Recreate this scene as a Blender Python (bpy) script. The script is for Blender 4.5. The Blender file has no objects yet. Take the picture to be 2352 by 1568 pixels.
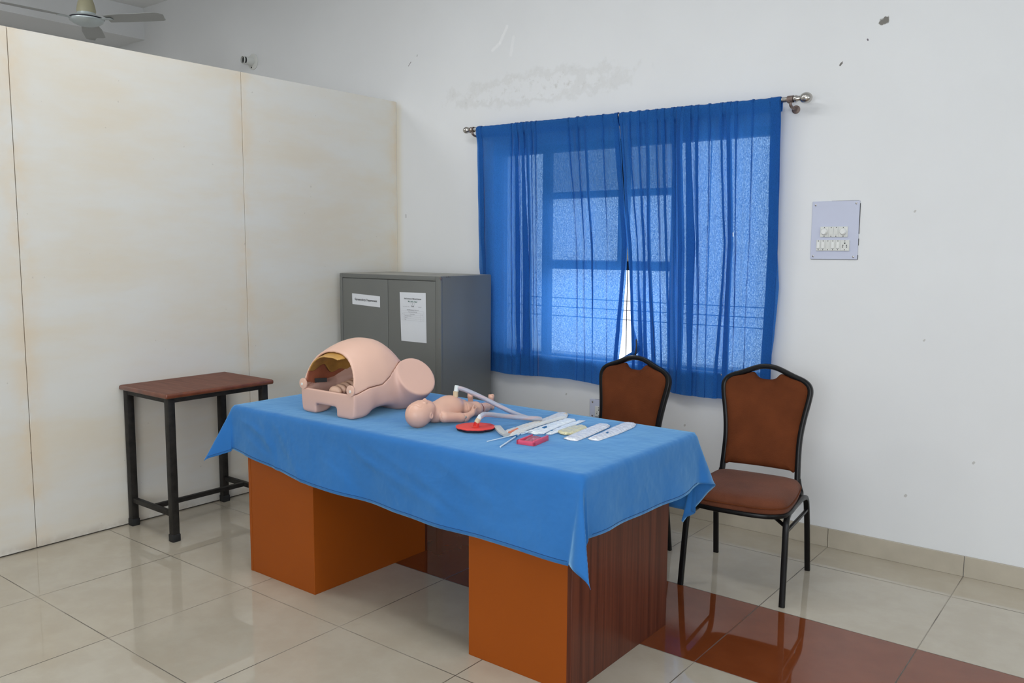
import bpy, bmesh, math
import numpy as np
from mathutils import Vector, Matrix

# ------------------------------------------------------------------ camera
scene = bpy.context.scene
COL = scene.collection
YAW, PITCH, ROLL, FPX = 0.6608, 0.1108, 0.0056, 1930.29
cam_data = bpy.data.cameras.new('camera')
cam_data.sensor_fit = 'HORIZONTAL'
cam_data.sensor_width = 36.0
cam_data.lens = FPX / 2352.0 * 36.0
cam_data.clip_start = 0.05
cam_data.clip_end = 100.0
cam = bpy.data.objects.new('camera', cam_data)
COL.objects.link(cam)
_cy, _sy, _cp, _sp = math.cos(YAW), math.sin(YAW), math.cos(PITCH), math.sin(PITCH)
_d = Vector((-_sy * _cp, _cy * _cp, -_sp)); _r = Vector((_cy, _sy, 0)); _u = _r.cross(_d)
_r2 = math.cos(ROLL) * _r + math.sin(ROLL) * _u; _u2 = -math.sin(ROLL) * _r + math.cos(ROLL) * _u
cam.matrix_world = Matrix(((_r2.x, _u2.x, -_d.x, 4.2203), (_r2.y, _u2.y, -_d.y, -4.1342),
                           (_r2.z, _u2.z, -_d.z, 1.4573), (0, 0, 0, 1)))
scene.camera = cam

# ------------------------------------------------------------------ exposure, world, lights
scene.view_settings.view_transform = 'Standard'
scene.view_settings.look = 'None'
scene.view_settings.exposure = -0.14
scene.view_settings.gamma = 1.0
scene.view_settings.use_curve_mapping = False
scene.cycles.use_denoising = True
scene.cycles.max_bounces = 10
scene.cycles.diffuse_bounces = 6
scene.cycles.transparent_max_bounces = 16
scene.cycles.transmission_bounces = 8

world = bpy.data.worlds.new('overcast_daylight')
scene.world = world
world.use_nodes = True
world.node_tree.nodes['Background'].inputs[0].default_value = (0.86, 0.93, 1.0, 1)
world.node_tree.nodes['Background'].inputs[1].default_value = 3.5


def area(name, loc, size, size_y, energy, color, target):
    l = bpy.data.lights.new(name, 'AREA')
    l.shape = 'RECTANGLE'; l.size = size; l.size_y = size_y
    l.energy = energy; l.color = color
    o = bpy.data.objects.new(name, l); COL.objects.link(o)
    o.location = loc
    o.rotation_euler = (Vector(target) - Vector(loc)).to_track_quat('-Z', 'Y').to_euler()
    return o

# ceiling tubes, some added as soft fill, and an added front fill lamp
DAYW = (0.965, 0.985, 1.0)
area('ceiling_tube_and_fill', (2.45, -2.70, 3.50), 1.2, 0.35, 20.5, DAYW, (2.45, -2.70, 0))
area('ceiling_tube_and_fill', (1.20, -2.10, 3.50), 1.2, 0.35, 16.5, DAYW, (1.20, -2.10, 0))
area('ceiling_tube_and_fill', (-1.50, -3.20, 3.50), 1.2, 0.35, 68, DAYW, (-1.50, -3.20, 0))  # added fill, brightens the upper wall beyond the partition
area('ceiling_tube_and_fill', (5.20, -2.60, 3.50), 1.2, 0.35, 3, DAYW, (5.20, -2.60, 0))  # added fill to soften the room light
area('ceiling_tube_and_fill', (2.00, -5.20, 3.50), 1.2, 0.35, 5, DAYW, (2.00, -5.20, 0))  # extra unseen tube, spread for softer ambient light
area('front_fill_light', (4.6, -6.85, 1.75), 3.1, 1.6, 80, (0.93, 0.965, 1.0), (1.2, -.6, .6))  # added unseen lamp, fills the lower walls from the front

# ------------------------------------------------------------------ helpers
def tag(o, label=None, cat=None, group=None, kind=None):
    if label: o['label'] = label
    if cat: o['category'] = cat
    if group: o['group'] = group
    if kind: o['kind'] = kind
    return o


def thing(name, label, cat, loc=(0, 0, 0), rz=0.0, group=None):
    o = bpy.data.objects.new(name, None)
    o.empty_display_size = 0.05
    COL.objects.link(o); o.location = loc; o.rotation_euler = (0, 0, rz)
    return tag(o, label, cat, group)


def mesh_obj(name, verts, faces, mat, parent=None, smooth=True, mats=None, midx=None):
    me = bpy.data.meshes.new(name)
    me.from_pydata([tuple(map(float, v)) for v in verts], [], [tuple(map(int, f)) for f in faces])
    me.update()
    o = bpy.data.objects.new(name, me)
    COL.objects.link(o)
    for m in (mats or [mat]):
        me.materials.append(m)
    if midx is not None:
        me.polygons.foreach_set('material_index', list(midx))
    if smooth:
        me.polygons.foreach_set('use_smooth', [True] * len(me.polygons))
    if parent is not None:
        o.parent = parent
    return o


def bm_obj(name, bm, mat, parent=None, smooth=True, angle=40, label=None):
    me = bpy.data.meshes.new(name)
    bmesh.ops.recalc_face_normals(bm, faces=bm.faces)
    if smooth:
        for f in bm.faces: f.smooth = True
        for e in bm.edges:
            if len(e.link_faces) == 2 and e.calc_face_angle(0) > math.radians(angle):
                e.smooth = False
    bm.to_mesh(me); bm.free()
    o = bpy.data.objects.new(name, me)
    COL.objects.link(o)
    me.materials.append(mat)
    if parent is not None: o.parent = parent
    if label: o['label'] = label
    return o


def add_box(bm, lo, hi, bevel=0.0, seg=2, M=None):
    lo, hi = Vector(lo), Vector(hi)
    r = bmesh.ops.create_cube(bm, size=1.0)
    vs = r['verts']
    for v in vs:
        v.co = Vector(((v.co.x + .5) * (hi.x - lo.x) + lo.x, (v.co.y + .5) * (hi.y - lo.y) + lo.y, (v.co.z + .5) * (hi.z - lo.z) + lo.z))
    if bevel > 0:
        es = list({e for v in vs for e in v.link_edges})
        r2 = bmesh.ops.bevel(bm, geom=es, offset=bevel, segments=seg, affect='EDGES', profile=0.5)
        vs = list({v for f in r2['faces'] for v in f.verts} | {v for v in vs if v.is_valid})
    if M is not None:
        bmesh.ops.transform(bm, matrix=M, verts=list({v for v in vs if v.is_valid}))
    return vs


def catmull(pts, n=8, closed=False):
    P = [np.array(p, float) for p in pts]
    out = []
    m = len(P)
    segs = m if closed else m - 1
    for i in range(segs):
        p0 = P[(i - 1) % m] if (closed or i > 0) else 2 * P[0] - P[1]
        p1 = P[i]; p2 = P[(i + 1) % m]
        p3 = P[(i + 2) % m] if (closed or i + 2 < m) else 2 * P[-1] - P[-2]
        for k in range(n):
            t = k / n
            out.append(0.5 * ((2 * p1) + (-p0 + p2) * t + (2 * p0 - 5 * p1 + 4 * p2 - p3) * t * t + (-p0 + 3 * p1 - 3 * p2 + p3) * t ** 3))
    if not closed: out.append(P[-1])
    return out


def add_tube(bm, pts, rad, seg=10, closed=False, cap=True, flat=1.0, up=(0, 0, 1)):
    """sweep a round (or flattened) section along pts; rad may be a list"""
    P = [Vector(p) for p in pts]; n = len(P)
    R = rad if hasattr(rad, '__len__') else [rad] * n
    rings = []
    prev = None
    for i in range(n):
        if closed: t = P[(i + 1) % n] - P[i - 1]
        else: t = P[min(i + 1, n - 1)] - P[max(i - 1, 0)]
        t.normalize()
        if prev is None:
            a = Vector(up)
            if abs(a.dot(t)) > 0.95: a = Vector((1, 0, 0)) if abs(t.x) < .9 else Vector((0, 1, 0))
        else: a = prev
        b = t.cross(a).normalized(); a2 = b.cross(t).normalized(); prev = a2
        ring = []
        for k in range(seg):
            th = 2 * math.pi * k / seg
            ring.append(bm.verts.new(P[i] + (a2 * math.cos(th) * flat + b * math.sin(th)) * R[i]))
        rings.append(ring)
    m = n if closed else n - 1
    for i in range(m):
        A, B = rings[i], rings[(i + 1) % n]
        for k in range(seg):
            bm.faces.new((A[k], A[(k + 1) % seg], B[(k + 1) % seg], B[k]))
    if cap and not closed:
        bm.faces.new(list(reversed(rings[0]))); bm.faces.new(rings[-1])


def add_sqtube(bm, pts, w, h, up=(0, 0, 1), closed=False, r=0.15):
    """sweep a rounded rectangular section"""
    P = [Vector(p) for p in pts]; n = len(P)
    sec = []
    for sx, sy in ((1, 1), (-1, 1), (-1, -1), (1, -1)):
        for k in range(3):
            c = (1 - 2 * r)
            ang = {(1, 1): 0, (-1, 1): 90, (-1, -1): 180, (1, -1): 270}[(sx, sy)] + 45 * k
            sec.append((sx * w / 2 * c + w * r * math.cos(math.radians(ang)), sy * h / 2 * c + h * r * math.sin(math.radians(ang))))
    rings = []
    for i in range(n):
        if closed: t = P[(i + 1) % n] - P[i - 1]
        else: t = P[min(i + 1, n - 1)] - P[max(i - 1, 0)]
        t.normalize()
        a = Vector(up); b = t.cross(a).normalized(); a2 = b.cross(t).normalized()
        rings.append([bm.verts.new(P[i] + b * x + a2 * y) for x, y in sec])
    S = len(sec)
    for i in range(n if closed else n - 1):
        A, B = rings[i], rings[(i + 1) % n]
        for k in range(S):
            bm.faces.new((A[k], A[(k + 1) % S], B[(k + 1) % S], B[k]))
    if not closed:
        bm.faces.new(list(reversed(rings[0]))); bm.faces.new(rings[-1])


def add_lathe(bm, prof, seg=32, M=None, close=False):
    """prof: list of (r, z); axis z"""
    rings = []
    for r, z in prof:
        if r < 1e-6:
            rings.append([bm.verts.new((0, 0, z))])
        else:
            rings.append([bm.verts.new((r * math.cos(2 * math.pi * k / seg), r * math.sin(2 * math.pi * k / seg), z)) for k in range(seg)])
    for A, B in zip(rings[:-1], rings[1:]):
        for k in range(seg):
            k2 = (k + 1) % seg
            if len(A) == 1 and len(B) == 1: continue
            if len(A) == 1: bm.faces.new((A[0], B[k2], B[k]))
            elif len(B) == 1: bm.faces.new((A[k], A[k2], B[0]))
            else: bm.faces.new((A[k], A[k2], B[k2], B[k]))
    if M is not None:
        bmesh.ops.transform(bm, matrix=M, verts=[v for r in rings for v in r])


def axis_matrix(loc, direction):
    q = Vector(direction).normalized().to_track_quat('Z', 'Y')
    return Matrix.Translation(loc) @ q.to_matrix().to_4x4()


def copy_tree(o, parent=None):
    c = o.copy(); COL.objects.link(c)
    if parent is not None: c.parent = parent
    for ch in [x for x in bpy.data.objects if x.parent == o]:
        copy_tree(ch, c)
    return c

# ---- surface nets: turns a distance field into one continuous mesh
def surface_nets(F, origin, h):
    ins = F < 0
    nx, ny, nz = F.shape
    c = np.zeros((nx - 1, ny - 1, nz - 1), int)
    for a in (0, 1):
        for b in (0, 1):
            for d in (0, 1):
                c += ins[a:nx - 1 + a, b:ny - 1 + b, d:nz - 1 + d]
    act = (c > 0) & (c < 8)
    idx = -np.ones(act.shape, int)
    I = np.argwhere(act); idx[act] = np.arange(len(I))
    S = np.zeros((len(I), 3)); N = np.zeros(len(I))
    i, j, k = I.T
    corners = [(a, b, d) for a in (0, 1) for b in (0, 1) for d in (0, 1)]
    for p in corners:
        for ax in range(3):
            if p[ax] == 1: continue
            q = list(p); q[ax] = 1
            f0 = F[i + p[0], j + p[1], k + p[2]]; f1 = F[i + q[0], j + q[1], k + q[2]]
            cr = (f0 < 0) != (f1 < 0)
            t = np.where(cr, f0 / np.where(cr, f0 - f1, 1), 0)
            pos = np.array(p, float)[None, :].repeat(len(I), 0); pos[:, ax] += t
            S += pos * cr[:, None]; N += cr
    V = (I + S / N[:, None]) * h + np.array(origin)
    faces = []
    for ax in range(3):
        sl0 = [slice(None)] * 3; sl1 = [slice(None)] * 3
        sl0[ax] = slice(0, -1); sl1[ax] = slice(1, None)
        a = ins[tuple(sl0)]; b = ins[tuple(sl1)]
        cr = np.argwhere(a != b)
        o1, o2 = [x for x in range(3) if x != ax]
        ok = (cr[:, o1] > 0) & (cr[:, o2] > 0) & (cr[:, o1] < F.shape[o1] - 1) & (cr[:, o2] < F.shape[o2] - 1)
        cr = cr[ok]
        sgn = a[tuple(cr.T)]
        q = []
        for d1, d2 in ((0, 0), (-1, 0), (-1, -1), (0, -1)):
            x = cr.copy(); x[:, o1] += d1; x[:, o2] += d2
            q.append(idx[tuple(x.T)])
        q = np.stack(q, 1)
        flip = sgn if ax != 1 else ~sgn
        q[~flip] = q[~flip][:, ::-1]
        faces.append(q)
    faces = np.concatenate(faces)
    faces = faces[(faces >= 0).all(1)]
    return V, faces


def relax(V, faces, it=2, lam=0.5):
    for _ in range(it):
        acc = np.zeros_like(V); n = np.zeros(len(V))
        for a, b in ((0, 1), (1, 2), (2, 3), (3, 0)):
            np.add.at(acc, faces[:, a], V[faces[:, b]]); np.add.at(n, faces[:, a], 1)
            np.add.at(acc, faces[:, b], V[faces[:, a]]); np.add.at(n, faces[:, b], 1)
        V = V + lam * (acc / n[:, None] - V)
    return V


def smin(a, b, k):
    h = np.clip(0.5 + 0.5 * (b - a) / k, 0, 1)
    return b * (1 - h) + a * h - k * h * (1 - h)


def smax(a, b, k): return -smin(-a, -b, k)


def s_ell(X, c, r):
    q = [(X[i] - c[i]) / r[i] for i in range(3)]
    k0 = np.sqrt(q[0] ** 2 + q[1] ** 2 + q[2] ** 2)
    k1 = np.sqrt(sum(((X[i] - c[i]) / r[i] ** 2) ** 2 for i in range(3)))
    return k0 * (k0 - 1) / (k1 + 1e-9)


def s_cap(X, a, b, ra, rb):
    a = np.array(a, float); b = np.array(b, float); ba = b - a
    L = ba @ ba
    t = np.clip(sum((X[i] - a[i]) * ba[i] for i in range(3)) / L, 0, 1)
    d = np.sqrt(sum((X[i] - a[i] - ba[i] * t) ** 2 for i in range(3)))
    return d - (ra + (rb - ra) * t)


def s_box(X, c, hf, r=0.0):
    q = [np.abs(X[i] - c[i]) - (hf[i] - r) for i in range(3)]
    o = np.sqrt(sum(np.maximum(v, 0) ** 2 for v in q)) + np.minimum(np.maximum(np.maximum(q[0], q[1]), q[2]), 0)
    return o - r


def grid3(lo, hi, h):
    ax = [np.arange(lo[i], hi[i] + h, h) for i in range(3)]
    return np.meshgrid(*ax, indexing='ij')


def sdf_obj(name, F, lo, h, mat, parent=None, it=1):
    V, f = surface_nets(F, lo, h)
    V = relax(V, f, it)
    return mesh_obj(name, V, f, mat, parent)

# ------------------------------------------------------------------ materials
MATS = {}


def mat(name, color, rough=0.6, spec=0.5, metallic=0.0, bump=None, vary=None, coat=0.0, sheen=0.0):
    """vary = (scale, amount, stretch) noise variation of colour; bump = (scale, strength)"""
    m = bpy.data.materials.new(name); m.use_nodes = True
    nt = m.node_tree; b = nt.nodes['Principled BSDF']
    b.inputs['Base Color'].default_value = (*color, 1)
    b.inputs['Roughness'].default_value = rough
    b.inputs['Specular IOR Level'].default_value = spec
    b.inputs['Metallic'].default_value = metallic
    b.inputs['Coat Weight'].default_value = coat
    b.inputs['Coat Roughness'].default_value = 0.1
    b.inputs['Sheen Weight'].default_value = sheen
    tc = nt.nodes.new('ShaderNodeTexCoord')
    if vary:
        mp = nt.nodes.new('ShaderNodeMapping'); mp.inputs['Scale'].default_value = vary[2] if len(vary) > 2 else (1, 1, 1)
        nz = nt.nodes.new('ShaderNodeTexNoise'); nz.inputs['Scale'].default_value = vary[0]; nz.inputs['Detail'].default_value = 6
        cr = nt.nodes.new('ShaderNodeValToRGB')
        a = vary[1]
        cr.color_ramp.elements[0].position = .3; cr.color_ramp.elements[1].position = .7
        cr.color_ramp.elements[0].color = (*[c * (1 - a) for c in color], 1)
        cr.color_ramp.elements[1].color = (*[min(1, c * (1 + a)) for c in color], 1)
        nt.links.new(tc.outputs['Object'], mp.inputs['Vector']); nt.links.new(mp.outputs[0], nz.inputs['Vector'])
        nt.links.new(nz.outputs['Fac'], cr.inputs['Fac']); nt.links.new(cr.outputs[0], b.inputs['Base Color'])
    if bump:
        nz = nt.nodes.new('ShaderNodeTexNoise'); nz.inputs['Scale'].default_value = bump[0]; nz.inputs['Detail'].default_value = 4
        bp = nt.nodes.new('ShaderNodeBump'); bp.inputs['Strength'].default_value = bump[1]; bp.inputs['Distance'].default_value = 0.01
        nt.links.new(tc.outputs['Object'], nz.inputs['Vector']); nt.links.new(nz.outputs['Fac'], bp.inputs['Height'])
        nt.links.new(bp.outputs[0], b.inputs['Normal'])
    MATS[name] = m
    return m


class NB:
    """tiny node builder"""
    def __init__(s, m): s.nt = m.node_tree
    def n(s, t, **kw):
        x = s.nt.nodes.new(t)
        for k, v in kw.items(): setattr(x, k, v)
        return x
    def l(s, a, b): s.nt.links.new(a, b)
    def math(s, op, a, b=None, c=None):
        x = s.n('ShaderNodeMath', operation=op)
        for i, v in enumerate((a, b, c)):
            if v is None: continue
            if isinstance(v, (int, float)): x.inputs[i].default_value = v
            else: s.l(v, x.inputs[i])
        return x.outputs[0]
    def mix(s, fac, a, b):
        x = s.n('ShaderNodeMix', data_type='RGBA')
        for i, v in ((0, fac), (6, a), (7, b)):
            if isinstance(v, (int, float)): x.inputs[i].default_value = v
            elif isinstance(v, tuple): x.inputs[i].default_value = (*v, 1)
            else: s.l(v, x.inputs[i])
        return x.outputs[2]
    def smooth(s, v, lo, hi, a=0.0, b=1.0):
        x = s.n('ShaderNodeMapRange', interpolation_type='SMOOTHSTEP')
        s.l(v, x.inputs[0]); x.inputs[1].default_value = lo; x.inputs[2].default_value = hi
        x.inputs[3].default_value = a; x.inputs[4].default_value = b
        return x.outputs[0]
    def noise(s, vec, scale, detail=4, rough=.5):
        x = s.n('ShaderNodeTexNoise'); x.inputs['Scale'].default_value = scale; x.inputs['Detail'].default_value = detail
        x.inputs['Roughness'].default_value = rough
        s.l(vec, x.inputs['Vector']); return x.outputs['Fac']


def make_floor():
    m = bpy.data.materials.new('glazed_floor_tiles'); m.use_nodes = True
    B = NB(m); b = m.node_tree.nodes['Principled BSDF']
    geo = B.n('ShaderNodeNewGeometry'); sp = B.n('ShaderNodeSeparateXYZ'); B.l(geo.outputs['Position'], sp.inputs[0])
    X, Y = sp.outputs[0], sp.outputs[1]
    def joint(v, off):
        f = B.math('FRACT', B.math('DIVIDE', B.math('ADD', v, -off + 60), .6))
        e = B.math('MULTIPLY', B.math('SUBTRACT', .5, B.math('ABSOLUTE', B.math('SUBTRACT', f, .5))), .6)
        return e
    jx = joint(X, .5918); jy = joint(Y, -.2887)
    ed = B.math('MINIMUM', jx, jy)
    line = B.smooth(ed, 0.0009, 0.0030, 1, 0)
    # per tile tone
    ix = B.math('FLOOR', B.math('DIVIDE', B.math('ADD', X, -.5918 + 60), .6)); iy = B.math('FLOOR', B.math('DIVIDE', B.math('ADD', Y, .2887 + 60), .6))
    cb = B.n('ShaderNodeCombineXYZ'); B.l(ix, cb.inputs[0]); B.l(iy, cb.inputs[1])
    wn = B.n('ShaderNodeTexWhiteNoise'); B.l(cb.outputs[0], wn.inputs['Vector'])
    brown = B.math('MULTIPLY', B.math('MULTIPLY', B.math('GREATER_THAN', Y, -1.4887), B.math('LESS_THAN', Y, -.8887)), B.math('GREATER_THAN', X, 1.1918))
    nz = B.noise(geo.outputs['Position'], 5, 7, .62)
    beige = B.mix(B.smooth(nz, .35, .68), (0.475, 0.42, 0.33), (0.52, 0.47, 0.38))
    beige = B.mix(B.math('MULTIPLY', wn.outputs['Value'], .35), beige, (0.47, 0.41, 0.32))
    # dirt of the joints varies along them
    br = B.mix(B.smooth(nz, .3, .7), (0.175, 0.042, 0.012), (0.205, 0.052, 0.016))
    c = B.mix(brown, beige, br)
    jn = B.noise(geo.outputs['Position'], 2.2, 3)
    c = B.mix(B.math('MULTIPLY', line, B.smooth(jn, .38, .60, .45, 1.0)), c, (0.09, 0.075, 0.055))
    # a few specks of grit
    B.l(c, b.inputs['Base Color'])
    B.l(B.math('ADD', B.math('MULTIPLY', line, .5), B.smooth(B.noise(geo.outputs['Position'], 3, 3), .3, .7, .018, .04)), b.inputs['Roughness'])
    b.inputs['Specular IOR Level'].default_value = 0.8
    bp = B.n('ShaderNodeBump'); bp.inputs['Strength'].default_value = .35; bp.inputs['Distance'].default_value = .002
    B.l(B.math('SUBTRACT', 1, line), bp.inputs['Height']); B.l(bp.outputs[0], b.inputs['Normal'])
    return m


def make_plaster(name, base, marks=False):
    m = bpy.data.materials.new(name); m.use_nodes = True
    B = NB(m); b = m.node_tree.nodes['Principled BSDF']
    geo = B.n('ShaderNodeNewGeometry'); P = geo.outputs['Position']
    sp = B.n('ShaderNodeSeparateXYZ'); B.l(P, sp.inputs[0]); X, Y, Z = sp.outputs
    nz = B.noise(P, 1.3, 5, .55)
    c = B.mix(B.smooth(nz, .3, .7), base, tuple(v * .965 for v in base))
    if marks:
        n2 = B.noise(P, 9, 7, .65)
        # grey damp stain over the curtain
        ux = B.math('DIVIDE', B.math('SUBTRACT', X, 1.17), .50); uz = B.math('DIVIDE', B.math('SUBTRACT', Z, 2.405), .075)
        rr = B.math('SQRT', B.math('ADD', B.math('MULTIPLY', ux, ux), B.math('MULTIPLY', uz, uz)))
        rr = B.math('ADD', rr, B.math('MULTIPLY', B.math('SUBTRACT', n2, .5), 3.4))
        ring = B.math('MULTIPLY', B.smooth(rr, .62, .98), B.smooth(rr, 1.0, 1.5, 1, 0))
        inner = B.math('MULTIPLY', B.smooth(rr, .6, 1.25, 1, 0), B.smooth(B.noise(P, 26, 5, .7), .52, .75))
        st = B.math('ADD', B.math('MULTIPLY', ring, .15), B.math('MULTIPLY', inner, .5))
        c = B.mix(B.math('MINIMUM', st, .5), c, (0.42, 0.40, 0.35))
        def seg(x0, z0, x1, z1, r, wob, col, a, c):
            # a short stroke with wobbling edges
            dx, dz = x1 - x0, z1 - z0; L = dx * dx + dz * dz + 1e-9
            px = B.math('SUBTRACT', X, x0); pz = B.math('SUBTRACT', Z, z0)
            t = B.math('ADD', B.math('MULTIPLY', px, dx / L), B.math('MULTIPLY', pz, dz / L))
            t = B.math('MINIMUM', B.math('MAXIMUM', t, 0), 1)
            qx = B.math('SUBTRACT', px, B.math('MULTIPLY', t, dx)); qz = B.math('SUBTRACT', pz, B.math('MULTIPLY', t, dz))
            d = B.math('SQRT', B.math('ADD', B.math('MULTIPLY', qx, qx), B.math('MULTIPLY', qz, qz)))
            d = B.math('ADD', d, B.math('MULTIPLY', B.math('SUBTRACT', B.noise(P, 60, 2), .5), wob))
            return B.mix(B.math('MULTIPLY', B.smooth(d, r * .75, r * 1.25, 1, 0), a), c, col)
        c = seg(3.118, 2.482, 3.134, 2.490, .0135, .02, (.20, .19, .17), 1, c)
        c = seg(3.128, 2.493, 3.130, 2.500, .006, .01, (.20, .19, .17), 1, c)
        c = seg(3.058, 2.415, 3.060, 2.411, .0035, .002, (.16, .14, .16), 1, c)
        c = seg(2.941, 2.315, 2.947, 2.323, .0045, .004, (.17, .16, .15), 1, c)
        c = seg(2.947, 2.323, 2.951, 2.329, .0016, .001, (.17, .16, .15), 1, c)
        c = seg(.118, 2.661, .140, 2.683, .0028, .003, (.15, .14, .14), .8, c)
        c = seg(.196, 2.713, .200, 2.722, .0024, .002, (.15, .14, .14), .8, c)
        c = seg(.083, 1.660, .083, 1.680, .003, .002, (.2, .19, .17), .8, c)
        c = seg(.842, 2.665, .900, 2.70, .010, .010, (.9, .9, .9), .45, c)
        c = seg(.900, 2.70, .955, 2.79, .010, .010, (.9, .9, .9), .5, c)
        c = seg(.985, 2.62, 1.005, 2.72, .011, .010, (.9, .9, .9), .3, c)
        for sx, sz, r in ((3.30, 1.63, .004), (3.37, 1.05, .004), (3.33, .32, .006), (1.42, .585, .005), (2.20, .50, .005), (3.6, .52, .005)):
            c = seg(sx, sz, sx + .003, sz + .004, r, .004, (.35, .33, .29), .55, c)
        # yellowed edge beside the partition
        ye = B.math('MULTIPLY', B.smooth(X, .0, .075, 1, 0), B.smooth(Z, 2.38, 2.46, 1, 0))
        ye = B.math('MULTIPLY', ye, B.math('GREATER_THAN', X, 0.0))
        c = B.mix(B.math('MULTIPLY', ye, .55), c, (.66, .58, .40))
    B.l(c, b.inputs['Base Color'])
    b.inputs['Roughness'].default_value = .62
    b.inputs['Specular IOR Level'].default_value = .3
    bp = B.n('ShaderNodeBump'); bp.inputs['Strength'].default_value = .12; bp.inputs['Distance'].default_value = .004
    B.l(B.noise(P, 14, 5, .6), bp.inputs['Height']); B.l(bp.outputs[0], b.inputs['Normal'])
    return m


def make_partition():
    m = bpy.data.materials.new('yellowed_partition_paint'); m.use_nodes = True
    B = NB(m); b = m.node_tree.nodes['Principled BSDF']
    geo = B.n('ShaderNodeNewGeometry'); P = geo.outputs['Position']
    sp = B.n('ShaderNodeSeparateXYZ'); B.l(P, sp.inputs[0]); X, Y, Z = sp.outputs
    mp = B.n('ShaderNodeMapping'); mp.inputs['Scale'].default_value = (1, .55, 2.0); B.l(P, mp.inputs['Vector'])
    n1 = B.noise(mp.outputs[0], 1.6, 5, .6)
    c = B.mix(B.smooth(n1, .36, .7), (.71, .70, .655), (.70, .64, .53))
    f = B.math('FRACT', B.math('DIVIDE', B.math('ADD', Y, 12.195 + .0), 1.2195))
    e = B.math('MULTIPLY', B.math('SUBTRACT', .5, B.math('ABSOLUTE', B.math('SUBTRACT', f, .5))), 1.2195)
    edge = B.math('MULTIPLY', B.smooth(e, .0, .11, 1, 0), B.smooth(B.noise(P, 4.0, 4, .6), .36, .62))
    c = B.mix(B.math('MULTIPLY', edge, .55), c, (.72, .58, .40))
    # grime just above the floor
    gr = B.math('MULTIPLY', B.smooth(Z, .0, .06, 1, 0), B.smooth(B.noise(P, 8, 5, .6), .38, .6))
    c = B.mix(B.math('MULTIPLY', gr, .6), c, (.40, .34, .27))
    sc = B.smooth(B.noise(P, 37, 2, .4), .755, .79)
    c = B.mix(B.math('MULTIPLY', sc, .3), c, (.33, .30, .26))
    B.l(c, b.inputs['Base Color'])
    b.inputs['Roughness'].default_value = .5
    b.inputs['Specular IOR Level'].default_value = .35
    bp = B.n('ShaderNodeBump'); bp.inputs['Strength'].default_value = .08; bp.inputs['Distance'].default_value = .004
    B.l(B.noise(mp.outputs[0], 8, 4), bp.inputs['Height']); B.l(bp.outputs[0], b.inputs['Normal'])
    return m


def make_wood(name, c1, c2, scale=(60, 60, 1.2), rough=.35, coat=.15):
    m = bpy.data.materials.new(name); m.use_nodes = True
    B = NB(m); b = m.node_tree.nodes['Principled BSDF']
    tc = B.n('ShaderNodeTexCoord'); mp = B.n('ShaderNodeMapping'); mp.inputs['Scale'].default_value = scale
    B.l(tc.outputs['Object'], mp.inputs['Vector'])
    n1 = B.noise(mp.outputs[0], 1.0, 6, .6)
    c = B.mix(B.smooth(n1, .32, .68), c1, c2)
    B.l(c, b.inputs['Base Color']); b.inputs['Roughness'].default_value = rough; b.inputs['Coat Weight'].default_value = coat; b.inputs['Specular IOR Level'].default_value = .35
    return m


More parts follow.
